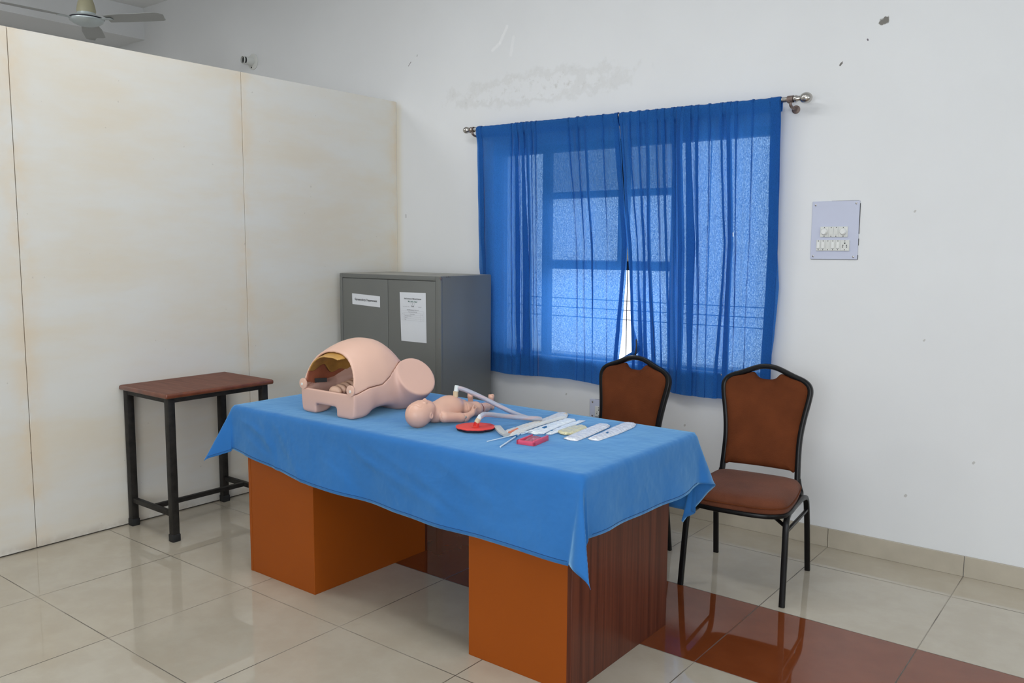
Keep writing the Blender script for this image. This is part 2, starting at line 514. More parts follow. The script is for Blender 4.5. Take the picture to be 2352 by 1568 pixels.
def make_cloth(name, color, transl=0.0, weave=0.0, rough=.85, crease=.25, cscale=5.0, tcol=None, wl=(1, 1, 1), ridged=False, spec=.15, sheen=.2, stint=(1, 1, 1)):
    m = bpy.data.materials.new(name); m.use_nodes = True
    B = NB(m); nt = m.node_tree; b = nt.nodes['Principled BSDF']; out = nt.nodes['Material Output']
    geo = B.n('ShaderNodeNewGeometry'); P = geo.outputs['Position']
    n1 = B.noise(P, 3.0, 5, .6)
    c = B.mix(B.smooth(n1, .3, .7), tuple(v * .94 for v in color), tuple(v * 1.05 for v in color))
    B.l(c, b.inputs['Base Color']); b.inputs['Roughness'].default_value = rough
    b.inputs['Specular IOR Level'].default_value = spec
    b.inputs['Sheen Weight'].default_value = sheen; b.inputs['Sheen Roughness'].default_value = .45; b.inputs['Sheen Tint'].default_value = (*stint, 1)
    mp = B.n('ShaderNodeMapping'); mp.inputs['Scale'].default_value = wl; B.l(P, mp.inputs['Vector'])
    h1 = B.noise(mp.outputs[0], cscale, 3, .55)
    h2 = B.noise(P, 420, 2)
    h = B.math('ADD', h1, B.math('MULTIPLY', h2, .02))
    if ridged:
        mp2 = B.n('ShaderNodeMapping'); mp2.inputs['Scale'].default_value = (1, 1, .75); mp2.inputs['Rotation'].default_value = (0, .55, 0); B.l(P, mp2.inputs['Vector'])
        sp = B.n('ShaderNodeSeparateXYZ'); B.l(P, sp.inputs[0])
        def rid(sc):
            a = B.math('ABSOLUTE', B.math('SUBTRACT', B.noise(mp2.outputs[0], sc, 2, .45), .5))
            return B.math('SUBTRACT', 1, B.math('MINIMUM', B.math('MULTIPLY', a, 9), 1))
        r = B.math('ADD', B.math('MULTIPLY', rid(3.6), .22), B.math('MULTIPLY', rid(8.0), .09))
        h = B.math('ADD', h, B.math('MULTIPLY', r, B.smooth(sp.outputs[2], .70, .745, 1, .06)))
    bp = B.n('ShaderNodeBump'); bp.inputs['Strength'].default_value = crease; bp.inputs['Distance'].default_value = .02
    B.l(h, bp.inputs['Height']); B.l(bp.outputs[0], b.inputs['Normal'])
    if transl > 0:
        tr = B.n('ShaderNodeBsdfTranslucent'); tr.inputs[0].default_value = (*(tcol or color), 1); B.l(bp.outputs[0], tr.inputs['Normal'])
        mx = B.n('ShaderNodeMixShader'); mx.inputs[0].default_value = transl
        B.l(b.outputs[0], mx.inputs[1]); B.l(tr.outputs[0], mx.inputs[2])
        tp = B.n('ShaderNodeBsdfTransparent'); tp.inputs[0].default_value = (.52, .76, 1, 1)
        mx2 = B.n('ShaderNodeMixShader')
        mpw = B.n('ShaderNodeMapping'); mpw.inputs['Scale'].default_value = (1, 1, .45); B.l(P, mpw.inputs['Vector'])
        w = B.smooth(B.noise(mpw.outputs[0], 340, 3, .7), .40, .66, weave * .25, weave * 1.9)
        B.l(w, mx2.inputs[0]); B.l(mx.outputs[0], mx2.inputs[1]); B.l(tp.outputs[0], mx2.inputs[2])
        B.l(mx2.outputs[0], out.inputs[0])
    return m


def make_clear(name, color, alpha=.35, rough=.15):
    """thin clear film: mostly see-through with glints"""
    m = bpy.data.materials.new(name); m.use_nodes = True
    B = NB(m); nt = m.node_tree; b = nt.nodes['Principled BSDF']; out = nt.nodes['Material Output']
    b.inputs['Base Color'].default_value = (*color, 1); b.inputs['Roughness'].default_value = rough
    b.inputs['Specular IOR Level'].default_value = .8
    geo = B.n('ShaderNodeNewGeometry')
    bp = B.n('ShaderNodeBump'); bp.inputs['Strength'].default_value = .45; bp.inputs['Distance'].default_value = .004
    B.l(B.noise(geo.outputs['Position'], 90, 3), bp.inputs['Height']); B.l(bp.outputs[0], b.inputs['Normal'])
    tp = B.n('ShaderNodeBsdfTransparent'); mx = B.n('ShaderNodeMixShader')
    fr = B.n('ShaderNodeFresnel'); fr.inputs[0].default_value = 1.5; B.l(bp.outputs[0], fr.inputs['Normal'])
    a = B.math('MINIMUM', B.math('ADD', B.math('MULTIPLY', fr.outputs[0], 1.2), alpha), 1)
    B.l(a, mx.inputs[0]); B.l(tp.outputs[0], mx.inputs[1]); B.l(b.outputs[0], mx.inputs[2]); B.l(mx.outputs[0], out.inputs[0])
    return m

M_floor = make_floor()
M_wall = make_plaster('white_wall_paint', (.775, .785, .79), marks=True)
M_wall2 = make_plaster('white_wall_paint_plain', (.775, .785, .79))
M_ceil = make_plaster('white_ceiling_paint', (.77, .78, .785))
M_part = make_partition()
M_gap = mat('dark_joint', (.05, .045, .04), .9)
M_skirt = mat('beige_skirting_tile', (.47, .42, .335), .25, .5, vary=(9, .06))
M_orange = mat('orange_laminate', (.31, .068, .005), .45, .2, vary=(3, .04))
M_wood = make_wood('dark_red_woodgrain', (.062, .012, .005), (.135, .033, .014), (45, 45, 1.0), .36, 0)
M_ttop = make_wood('brown_table_laminate', (.14, .05, .029), (.20, .078, .048), (4, 60, 40), .6, 0)
M_tedge = mat('polished_brown_edging', (.16, .045, .02), .3, coat=.3, vary=(20, .25))
M_black = mat('black_enamel', (.007, .0065, .0065), .30, .2, bump=(60, .05))
M_rubber = mat('black_rubber', (.012, .012, .012), .7)
M_worn = mat('worn_black_enamel', (.020, .018, .016), .5, .25, vary=(25, .4), bump=(70, .1))
M_steelgrey = mat('grey_enamel_steel', (.155, .160, .150), .34, .5, vary=(2.5, .05), bump=(40, .03))
M_dusty = mat('dusty_grey_steel', (.36, .35, .31), .6, .4, vary=(6, .25))
M_dark = mat('shadow_gap', (.02, .02, .02), .8)
M_paper = mat('white_paper', (.74, .76, .79), .7, .2, vary=(6, .02))
M_ink = mat('black_ink', (.03, .03, .03), .8)
M_inkgreen = mat('green_ink', (.02, .14, .10), .8)
M_inkgrey = mat('grey_ink', (.28, .28, .30), .8)
M_cloth = make_cloth('blue_table_cloth', (.032, .175, .50), transl=.12, weave=0.0, crease=.45, cscale=7.0, wl=(1, 1, 1), ridged=True, spec=.12, sheen=1.0, stint=(.38, .72, 1.0))
M_thread = mat('navy_thread', (.01, .05, .16), .9)
M_curt = make_cloth('blue_curtain_cloth', (.026, .165, .50), transl=.44, weave=.12, crease=.35, cscale=11, tcol=(.055, .22, .66), wl=(1.6, 1, .25))
M_chrome = mat('brushed_steel', (.50, .48, .45), .22, .5, metallic=1.0, bump=(30, .05))
M_brkt = mat('rusty_bracket', (.20, .15, .13), .5, metallic=.6, vary=(40, .4))
M_upho = mat('brown_upholstery', (.125, .034, .011), .85, .12, vary=(7, .22), bump=(230, .25), sheen=.0)
M_upho2 = mat('worn_brown_upholstery', (.140, .045, .022), .88, .08, vary=(6, .25), bump=(230, .25), sheen=.1)
M_skin = mat('pink_vinyl', (.74, .475, .37), .42, .45, vary=(4, .025))
M_skin2 = mat('pink_vinyl_pale', (.70, .45, .365), .46, .45, vary=(4, .03))
M_babyskin = mat('doll_vinyl', (.70, .42, .315), .36, .5, vary=(9, .05))
M_yel = mat('yellow_lining', (.46, .25, .06), .35, .5, vary=(14, .25))
M_redl = mat('reddish_lining', (.40, .13, .07), .38, .5, vary=(14, .2))
M_white = mat('white_plastic', (.74, .74, .70), .35, .5)
M_sw = mat('cream_plastic', (.70, .71, .68), .4, .5)
M_swk = mat('bright_white_plastic', (.80, .81, .79), .3, .5)
M_board = mat('lilac_laminate_board', (.56, .59, .72), .4, .4, vary=(5, .03))
M_hole = mat('black_hole', (.004, .004, .004), .9)
M_red = mat('red_foam_sheet', (.76, .065, .055), .55, .4, bump=(300, .1))
M_redp = mat('red_plastic', (.62, .03, .02), .3, .5)
M_navy = mat('navy_underside', (.008, .007, .02), .7)
M_cream = mat('cream_connector', (.62, .50, .32), .35)
M_tip = mat('frosted_plastic', (.66, .72, .72), .25, .6)
M_pink = mat('pink_red_plastic', (.76, .09, .16), .35, .5)
M_bluec = mat('blue_plastic_collar', (.02, .14, .33), .3)
M_stick = mat('pale_blue_plastic', (.66, .78, .86), .3)
M_film = make_clear('clear_film', (.84, .90, .93), .10, .22)
M_film2 = make_clear('milky_film', (.72, .73, .70), .45, .25)
M_filmy = make_clear('yellowed_film', (.72, .68, .42), .42, .2)
M_foil = mat('crinkled_foil_pouch', (.88, .90, .93), .24, .8, metallic=.2, bump=(70, .8))
M_frame = mat('dark_window_paint', (.022, .018, .02), .5)
M_pane = make_clear('dusty_window_glass', (.55, .60, .62), .06, .2)
M_paned = make_clear('dirty_window_glass', (.15, .18, .20), .40, .3)
M_fanblade = mat('dusty_fan_blade', (.42, .43, .42), .4, .4, metallic=.15)
M_fanbell = mat('aged_cream_plastic', (.44, .41, .27), .5)
M_fanhub = mat('fan_silver', (.56, .62, .63), .3, .5, metallic=.3)
M_organ = mat('pale_bone_plastic', (.70, .46, .34), .4)

# ================================================================== the room
H_CEIL = 3.575
def wall_with_holes(name, axis, c0, c1, u0, u1, z0, z1, holes, m):
    """wall slab between axis values c0..c1; u is the other horizontal axis; holes = (u0,u1,z0,z1)"""
    bm = bmesh.new()
    us = sorted({u0, u1, *[h[0] for h in holes], *[h[1] for h in holes]})
    zs = sorted({z0, z1, *[h[2] for h in holes], *[h[3] for h in holes]})
    def inhole(a, b, c, d):
        return any(a >= h[0] - 1e-6 and b <= h[1] + 1e-6 and c >= h[2] - 1e-6 and d <= h[3] + 1e-6 for h in holes)
    for ua, ub in zip(us[:-1], us[1:]):
        for za, zb in zip(zs[:-1], zs[1:]):
            if inhole(ua, ub, za, zb): continue
            if axis == 'y': add_box(bm, (ua, c0, za), (ub, c1, zb))
            else: add_box(bm, (c0, ua, za), (c1, ub, zb))
    bmesh.ops.remove_doubles(bm, verts=bm.verts, dist=1e-5)
    o = bm_obj(name, bm, m, smooth=False)
    return tag(o, kind='structure')

WIN = (.86, 2.66, .80, 2.065)
XL, XR, YF = -3.69, 6.2, -7.0
bm = bmesh.new(); add_box(bm, (XL - .2, YF - .2, -.15), (XR + .2, .23, 0)); tag(bm_obj('floor', bm, M_floor, smooth=False), kind='structure')
bm = bmesh.new(); add_box(bm, (XL - .2, YF - .2, H_CEIL), (XR + .2, .23, H_CEIL + .15)); tag(bm_obj('ceiling', bm, M_ceil, smooth=False), kind='structure')
wall_with_holes('wall_back', 'y', 0.0, .23, XL - .2, XR + .2, 0, H_CEIL, [WIN], M_wall)
wall_with_holes('wall_far_left', 'x', XL - .2, XL, YF - .2, 0, 0, H_CEIL, [], M_wall2)
wall_with_holes('wall_right', 'x', XR, XR + .2, YF - .2, 0, 0, H_CEIL, [(-3.8, -1.8, 1.0, 2.6)], M_wall2)
wall_with_holes('wall_front', 'y', YF - .2, YF, XL, XR, 0, H_CEIL, [(3.0, 6.2 - .05, .9, 2.6)], M_wall2)
# roof beam over the far side, running from the back wall
bm = bmesh.new(); add_box(bm, (XL, YF, 3.30), (-3.204, 0, H_CEIL)); tag(bm_obj('trim_1', bm, M_ceil, smooth=False), kind='structure')

# partition of joined boards (top ends below the ceiling)
bm = bmesh.new()
PW = 1.2195
for k in range(5):
    add_box(bm, (-.020, -(k + 1) * PW + .0016, .006), (0, -k * PW - (.0016 if k else .001), 2.4384), bevel=.0012, seg=1)
o = bm_obj('wall_left', bm, M_part, smooth=False); tag(o, kind='structure')
bm = bmesh.new(); add_box(bm, (-.050, -5 * PW, 0.0), (-.012, -.0005, 2.432))
bm_obj('partition_core', bm, M_gap, parent=o, smooth=False)

# skirting tiles of the back wall
bm = bmesh.new()
xs = [0.0] + [.5918 + .6 * k for k in range(0, 10)]
xs = [x for x in xs if x < XR] + [XR]
for a, b in zip(xs[:-1], xs[1:]):
    if b - a > .02: add_box(bm, (a + .0012, -.012, .0), (b - .0012, 0.0, .094), bevel=.0015, seg=1)
tag(bm_obj('baseboard_back', bm, M_skirt, smooth=False), kind='structure')

# sunshade slab outside over the window
bm = bmesh.new(); add_box(bm, (.55, .23, 2.16), (2.97, .80, 2.24)); tag(bm_obj('trim_2', bm, M_wall2, smooth=False), kind='structure')

# ---- window: frame, bars, panes
wf = bpy.data.objects.new('window_1', None); COL.objects.link(wf); wf.location = (1.76, .10, .80); tag(wf, kind='structure')
def wl(x, y, z): return (x - 1.76, y - .10, z - .80)
def wbox(bm, x0, x1, y0, y1, z0, z1): add_box(bm, wl(x0, y0, z0), wl(x1, y1, z1), bevel=.003, seg=1)
X0, X1, Z0, Z1 = WIN
bm = bmesh.new()
for a in ((X0, X0 + .04, Z0, Z1), (X1 - .04, X1, Z0, Z1)): wbox(bm, a[0], a[1], .025, .085, a[2], a[3])
wbox(bm, X0, X1, .025, .085, Z1 - .04, Z1); wbox(bm, X0, X1, .025, .085, Z0, Z0 + .018)
wbox(bm, 1.210, 1.256, .028, .080, Z0, Z1)                      # left mullion
wbox(bm, 1.738, 1.792, .028, .080, 1.345, Z1)                   # middle mullion above the transom
wbox(bm, 2.070, 2.105, .028, .080, Z0, Z1)
wbox(bm, 1.256, 2.070, .028, .080, 1.335, 1.385)                # transom
wbox(bm, 1.256, 2.070, .035, .070, 1.752, 1.785)
bm_obj('window_frame', bm, M_frame, wf, smooth=False)
for (a, b, c, d, m) in ((X0 + .04, 1.210, Z0 + .018, Z1 - .04, M_pane), (1.256, 1.738, 1.385, 1.752, M_pane), (1.256, 1.738, 1.785, Z1 - .04, M_paned),
                        (1.792, 2.070, 1.385, 1.752, M_pane), (1.792, 2.070, 1.785, Z1 - .04, M_paned), (2.105, X1 - .04, Z0 + .018, Z1 - .04, M_pane)):
    bm = bmesh.new(); wbox(bm, a + .001, b - .001, .052, .056, c + .001, d - .001)
    bm_obj('window_pane', bm, m, wf, smooth=False)
bm = bmesh.new()
for x in (1.7385, 2.24):
    add_tube(bm, [wl(x, .15, Z0), wl(x, .15, Z1)], .0030, 8)
for z in (1.152, 1.098, 1.042):
    add_tube(bm, [wl(X0, .155, z), wl(X1, .155, z)], .0026, 8)
bm_obj('grille', bm, M_frame, wf)
bm = bmesh.new(); wbox(bm, X0 - .0, X1 + .0, -.036, .24, Z0 - .0, Z0 + .012)  # inner lip added to keep sky light off the curtain hem
bm_obj('window_sill', bm, M_skirt, wf, smooth=False)

# ================================================================== curtains
def interp(z, pts):
    pts = sorted((p[1], p[0]) for p in pts)
    return float(np.interp(z, [p[0] for p in pts], [p[1] for p in pts]))

ROD_R = .0125
def rod_z(x): return 2.186 + (x - .70) * (-.0085)

def build_curtain(name, label, left, right, pleats, seed, zb, holes=()):
    rng = np.random.RandomState(seed)
    zs_ref = (2.07, 1.48, .85)
    pl = []
    for p in pleats:
        pl.append(dict(x=p[0], w=p[1], d=p[2] if len(p) > 2 else .012, s=p[3] if len(p) > 3 else 1))
    rows = []
    for z in (-.052, -.036, -.018): rows.append(('b', z))
    for a in (200, 150, 110, 70, 30, -10): rows.append(('r', a))
    nz = 74
    for k in range(1, nz + 1): rows.append(('f', k / nz))
    # parameter columns
    cols = []                       # (kind, j, t)
    n = len(pl)
    for j in range(n + 1):
        m = 16
        for k in range(m): cols.append(('s', j, k / m))
        if j < n:
            for k in range(22): cols.append(('p', j, k / 22))
    cols.append(('s', n, 1.0))
    ph = rng.rand(12) * 6.28
    V = []
    for r in rows:
        for c in cols: V.append(None)
    W = len(cols)
    for ri, (kind, val) in enumerate(rows):
        zt = 2.178
        if kind == 'f': z = zt - .012 - (zt - .012 - zb) * val
        elif kind == 'b': z = zt + val
        else: z = zt
        zz = min(z, 2.143)
        xl, xr = interp(z, left), interp(z, right)
        P = []
        for p in pl:
            x = float(np.interp(z, zs_ref[::-1], p['x'][::-1])); w = float(np.interp(z, zs_ref[::-1], p['w'][::-1]))
            P.append((x, max(w, .0015), p['d'], p['s']))
        ends = [xl] + [None] * 0
        starts, stops = [], []
        prev = xl
        for (x, w, d, s) in P:
            stops.append(x - w / 2); starts.append(x + w / 2)
        for ci, (ck, j, t) in enumerate(cols):
            if ck == 's':
                a = xl if j == 0 else starts[j - 1]
                b = xr if j == n else stops[j]
                if j == n: b = xr
                x = a + (b - a) * t
                L = abs(b - a) + 1e-6
                y = 0
                if j > 0: y += P[j - 1][2] * P[j - 1][3] * math.exp(-t * L / .02) * (1 if P[j - 1][1] > .004 else .6)
                if j < n: y -= P[j][2] * P[j][3] * math.exp(-(1 - t) * L / .02) * (1 if P[j][1] > .004 else .6)
            else:
                x0, w, d, s = P[j]
                x = x0 - w / 2 * math.cos(3 * math.pi * t) if w > .002 else x0 + (t - .5) * w
                y = d * s * (2 * t - 1)
            u = x
            low = (zt - z)
            amp = .0035 + .006 * min(1, low / .8)
            y += amp * (math.sin(19 * u + ph[0] + .6 * z) + .6 * math.sin(37 * u + ph[1] - .9 * z) + .35 * math.sin(83 * u + ph[2] + .5 * z))
            y += .0012 * math.sin(160 * u + ph[3] + 2 * z) + .0009 * math.sin(31 * z + 40 * u + ph[4])
            x += .0025 * math.sin(5 * z + ph[5] + 3 * j) * min(1, low)
            rz = rod_z(x) - .0
            if kind == 'r':
                A = math.radians(val); rad = ROD_R + .0022 + .0008 * math.sin(140 * u + ph[6]) + (.003 if ck == 'p' and .2 < t < .8 else 0)
                px, py, pz = x, -.08 + rad * math.cos(math.radians(val)) * 1.0, rz + rad * math.sin(math.radians(val))
                if val > 180: px, py, pz = x, -.08 + rad, rz
                if val == 200: py, pz = -.08 + rad, rz - .004
                elif val == 150: py, pz = -.08 + rad * .94, rz + rad * .45
                elif val == 110: py, pz = -.08 + rad * .4, rz + rad * .93
                elif val == 70: py, pz = -.08 - rad * .4, rz + rad * .93
                elif val == 30: py, pz = -.08 - rad * .94, rz + rad * .4
                else: py, pz = -.08 - rad * 1.0, rz - rad * .25
            elif kind == 'b':
                px, py, pz = x, -.08 + .016 + .3 * y, rz + val
                py = max(py, -.08 + ROD_R + .001) if val > -.04 else py - .004
            else:
                f = min(1, low / .10)
                base = -.08 - ROD_R - .003
                py = base * (1 - f) + (-.083 + .030 * min(1, low / .9)) * f + y * (.35 + .65 * f) * (1 - .35 * min(1, max(0, low - .9) / .4))
                if f < .35: py = min(py, -.08 - ROD_R - .001)
                py = min(py, -.008)
                dy_ = .030 * min(1, low / .9) * f
                px, pz = x + (x - 4.22) / 4.054 * dy_, z + (rz - 2.178) * (1 - val) + .006 * math.sin(9 * x + ph[7]) * val ** 4
            V[ri * W + ci] = (px, py, pz)
    F = []
    for i in range(len(rows) - 1):
        for j in range(W - 1):
            a = i * W + j
            q = (a, a + 1, a + W + 1, a + W)
            c = np.mean([V[k] for k in q], 0)
            if any((c[0] - hx) ** 2 + (c[2] - hz) ** 2 < hr * hr for hx, hz, hr in holes) : continue
            F.append(q)
    o = mesh_obj(name, V, F, M_curt)
    return tag(o, label, 'curtain', 'window curtains')

Lleft = [(.787, 2.19), (.792, 1.78), (.800, 1.32), (.845, 1.0), (.895, .69)]
Lright = [(1.797, 2.19), (1.800, 2.14), (1.823, 1.862), (1.850, 1.625), (1.865, 1.483), (1.861, 1.292), (1.850, 1.147), (1.843, 1.0), (1.819, .823), (1.815, .68)]
build_curtain('curtain', 'blue cotton curtain panel on the rod, left one nearer the grey cupboard', Lleft, Lright, [
    ((.812, .822, .90), (.035, .035, .03), .004),
    ((1.060, 1.070, 1.075), (.012, .006, .002), .006),
    ((1.098, 1.108, 1.118), (.022, .030, .028), .010),
    ((1.140, 1.160, 1.178), (.024, .052, .070), .014),
    ((1.172, 1.196, 1.210), (.016, .018, .012), .008, -1),
    ((1.205, 1.225, 1.236), (.014, .006, .002), .006),
    ((1.240, 1.252, 1.262), (.012, .003, .002), .004),
    ((1.470, 1.530, 1.55), (.010, .006, .002), .006),
    ((1.530, 1.590, 1.60), (.014, .010, .003), .007),
    ((1.590, 1.640, 1.655), (.016, .010, .004), .007, -1),
    ((1.700, 1.745, 1.75), (.010, .004, .002), .005),
    ((1.785, 1.842, 1.805), (.024, .028, .024), .003)], 3, .684)
Rleft = [(1.804, 2.19), (1.809, 2.14), (1.839, 1.861), (1.862, 1.625), (1.878, 1.483), (1.896, 1.293), (1.907, 1.15), (1.925, 1.02), (1.952, .94), (1.958, .905), (1.90, .87), (1.855, .835), (1.87, .76), (1.89, .67)]
Rright = [(2.700, 2.19), (2.698, 1.82), (2.707, 1.484), (2.724, 1.273), (2.709, 1.014), (2.692, .88), (2.685, .68)]
build_curtain('curtain', 'blue cotton curtain panel with a small tear and a bunched lower corner behind the chairs', Rleft, Rright, [
    ((1.822, 1.892, 1.925), (.014, .014, .018), .003),
    ((1.870, 1.935, 1.965), (.012, .010, .030), .008),
    ((1.925, 1.968, 2.000), (.016, .016, .030), .010),
    ((1.975, 2.002, 2.045), (.018, .020, .022), .010, -1),
    ((2.030, 2.060, 2.090), (.014, .006, .014), .008),
    ((2.070, 2.102, 2.130), (.020, .020, .012), .010),
    ((2.125, 2.150, 2.180), (.020, .008, .016), .010),
    ((2.165, 2.200, 2.205), (.030, .032, .026), .013, -1),
    ((2.215, 2.250, 2.262), (.036, .052, .030), .014),
    ((2.262, 2.285, 2.300), (.020, .010, .003), .008),
    ((2.330, 2.340, 2.350), (.010, .003, .002), .006),
    ((2.395, 2.430, 2.408), (.016, .012, .020), .010),
    ((2.435, 2.462, 2.455), (.024, .030, .036), .012, -1),
    ((2.475, 2.490, 2.500), (.012, .006, .002), .006),
    ((2.560, 2.570, 2.560), (.008, .003, .002), .005),
    ((2.672, 2.682, 2.672), (.050, .055, .050), .003)], 8, .684, holes=((2.472, 1.536, .006),))
# the bunched corner: a twist of cloth with a dark tie hanging by it
bm = bmesh.new()
for k in range(4):
    a = k * 1.7
    pts = [(1.955 + .006 * math.cos(a), -.095 + .006 * math.sin(a), .93 - .01 * k), (1.955, -.10, .90), (1.925 - .012 * k, -.100 - .003 * k, .875 - .004 * k), (1.865 - .012 * k, -.098, .850 - .012 * k), (1.835 + .01 * k, -.092, .838 - .02 * k)]
    add_tube(bm, catmull(pts, 6), [.006 + .005 * abs(math.sin(i * .13 + .3)) for i in range(25)], 10, flat=.55)
tw = bm_obj('curtain_twist', bm, M_curt, parent=bpy.data.objects['curtain.001'])
bm = bmesh.new(); add_tube(bm, catmull([(1.957, -.116, .965), (1.959, -.118, .93), (1.957, -.119, .90), (1.950, -.117, .865)], 6), .0045, 8)
bm_obj('curtain_tie', bm, M_frame, parent=bpy.data.objects['curtain.001'])

# rod
rt = thing('curtain_rod', 'brushed steel curtain rod with ball finials over the window', 'curtain rod', (1.745, -.08, 2.178))
def rl(x, y=0, z=0): return (x - 1.745, y, rod_z(x) - 2.178 + z)
bm = bmesh.new(); add_tube(bm, [rl(.735), rl(2.78)], ROD_R, 20); bm_obj('pole', bm, M_chrome, rt)
for sx, x, R in ((-1, .70, .021), (1, 2.815, .026)):
    bm = bmesh.new()
    M = axis_matrix(rl(x - sx * .055), (sx, 0, -.0085 * sx))
    e = [(.0, 0), (.0155, 0), (.0165, .003), (.0165, .012), (.013, .016), (.0125, .026), (.010, .031)]
    e += [(R * math.cos(t), .055 + R * 1.15 * math.sin(t)) for t in np.linspace(-1.1, math.pi / 2, 16)]
    e[-1] = (0, e[-1][1])
    add_lathe(bm, e, 28, M); bm_obj('finial', bm, M_chrome, rt)
for x in (.748, 2.742):
    bm = bmesh.new()
    zc = rod_z(x) - 2.178
    add_tube(bm, catmull([(x - 1.745, .0, zc - .0135), (x - 1.745, .004, zc - .028), (x - 1.745, .030, zc - .036), (x - 1.745, .076, zc - .038)], 5), .007, 10)
    add_lathe(bm, [(0, 0), (.020, 0), (.020, .004), (.012, .007), (0, .007)], 20, axis_matrix((x - 1.745, .080, zc - .038), (0, -1, 0)))
    add_lathe(bm, [(.0165, -.014), (.0165, .014)], 20, axis_matrix(rl(x), (1, 0, 0)))
    add_lathe(bm, [(0, 0), (.004, 0), (.004, .012), (0, .012)], 8, axis_matrix((x - 1.745, -.015, zc - .012), (0, -.7, -.7)))
    bk = bm_obj('rod_bracket', bm, M_brkt, rt)
for o_ in [o for o in bpy.data.objects if o.parent == rt and o.name.startswith('rod_bracket')]: pass

# ================================================================== switch boards
def screw(bm, x, z, r=.0046, y=-.0):
    add_lathe(bm, [(0, 0), (r, 0), (r, .001), (r * .6, .0022), (0, .0022)], 14, axis_matrix((x, y, z), (0, -1, 0)))

def dot(bm, x, z, r, y):
    add_lathe(bm, [(0, 0), (r, 0), (r * .92, .0006), (0, .0006)], 12, axis_matrix((x, y, z), (0, -1, 0)))

sb = thing('switch_board', 'lilac switch board with two dimmer knobs and a row of switches on the wall', 'switch board', (2.953, 0, 1.412))
bm = bmesh.new(); add_box(bm, (-.110, -.006, 0), (.110, 0, .275), bevel=.0015, seg=1); bm_obj('board', bm, M_board, sb, smooth=False)
bm = bmesh.new()
bm.free()
for x, z in ((-.094, .258), (.094, .262), (-.096, .014), (.092, .013)):
    bm = bmesh.new(); screw(bm, x, z, y=-.006); bm_obj('screw', bm, M_chrome, sb)
None
# rough dark seam between board and plaster
for (x0, z0, x1, z1) in ((.1105, .12, .1122, .262), (.1105, .066, .1118, .098), (.1102, .0, .1118, .022), (-.108, -.0015, .108, .0), (-.02, .275, .105, .2762)):
    bm = bmesh.new(); add_box(bm, (x0, -.0035, z0), (x1, -.0001, z1)); bm_obj('gap_edge', bm, M_ink, sb, smooth=False)
def module_row(parent, x0, z0, x1, z1, splits):
    bm = bmesh.new(); add_box(bm, (x0, -.012, z0), (x1, -.006, z1), bevel=.0015, seg=1); p = bm_obj('module_plate', bm, M_sw, parent, smooth=False)
    for s in splits:
        bm = bmesh.new(); add_box(bm, (s - .0003, -.0124, z0 + .002), (s + .0003, -.0119, z1 - .002)); bm_obj('module_seam', bm, M_inkgrey, p, smooth=False)
    return p
# upper row : knob, blank, blank, knob
ux0, ux1, uz0, uz1 = -.066, .062, .105, .155
up = module_row(sb, ux0, uz0, ux1, uz1, (-.026, -.003, .021))
for x in (-.046, .042):
    bm = bmesh.new(); add_lathe(bm, [(0, 0), (.016, 0), (.0165, .002), (.014, .009), (.0125, .013), (.011, .0145), (0, .0145)], 32, axis_matrix((x, -.012, .131), (0, -1, 0)))
    bm_obj('dimmer_knob', bm, M_swk, sb)
for x in (-.0145, .009):
    bm = bmesh.new(); add_box(bm, (x - .0065, -.0132, .117), (x + .0065, -.012, .144), bevel=.0005, seg=1); bm_obj('blank_plate', bm, M_sw, sb, smooth=False)
def hole(x, z, r, name, parent):
    bm = bmesh.new(); dot(bm, x, z, r, -.012); bm_obj(name, bm, M_hole, parent)
for x in (-.046, -.0145, .009, .042):
    hole(x, .1505, .0022, 'screw_hole', up); hole(x, .1095, .0022, 'screw_hole', up)
# lower row: five switches and a socket
lz0, lz1 = .040, .092
lp = module_row(sb, -.082, lz0, .073, lz1, (-.061, -.038, -.0155, .008, .032))
for k, x in enumerate((-.0715, -.0495, -.0268, -.0038, .0195)):
    bm = bmesh.new()
    if k == 2: add_box(bm, (x - .0062, -.0130, .051), (x + .0062, -.012, .081), bevel=.0005, seg=1)
    else:
        vs = add_box(bm, (x - .0064, -.0155, .052), (x + .0064, -.012, .081), bevel=.001, seg=1)
    bm_obj('rocker_switch', bm, M_sw if k == 2 else M_swk, sb, smooth=False)
    if k != 2:
        bm = bmesh.new(); add_box(bm, (x - .0062, -.0135, .0505), (x + .0062, -.012, .0520)); bm_obj('switch_slot', bm, M_inkgrey, sb, smooth=False)
for x in (-.0715, -.0495, -.0268, -.0038, .0195, .052): hole(x, .0867, .0021, 'screw_hole', lp); hole(x, .0457, .0021, 'screw_hole', lp)
for x, z, r in ((.0520, .0765, .0032), (.0435, .0665, .0024), (.0600, .0665, .0024), (.0422, .0585, .0026), (.0608, .0585, .0026)): hole(x, z, r, 'socket_hole', lp)

s2 = thing('socket_board', 'pale lilac socket board low on the wall, half hidden behind the left chair', 'socket', (1.70, 0, .40))
bm = bmesh.new(); add_box(bm, (-.107, -.006, 0), (.107, 0, .180), bevel=.0015, seg=1); bm_obj('board', bm, M_board, s2, smooth=False)
bm = bmesh.new()
bm.free()
for x, z in ((-.088, .163), (-.088, .082), (.09, .163), (.09, .03)):
    bm = bmesh.new(); screw(bm, x, z, .006, y=-.006); bm_obj('screw', bm, M_chrome, s2)
None
bm = bmesh.new(); add_box(bm, (-.1078, -.004, .02), (-.1066, -.0001, .165)); add_box(bm, (-.075, -.004, .1795), (-.03, -.0001, .1808)); bm_obj('gap_edge', bm, M_ink, s2, smooth=False)
bm = bmesh.new(); add_box(bm, (-.068, -.012, .082), (.01, -.006, .142), bevel=.0015, seg=1); mp2 = bm_obj('module_plate', bm, M_sw, s2, smooth=False)
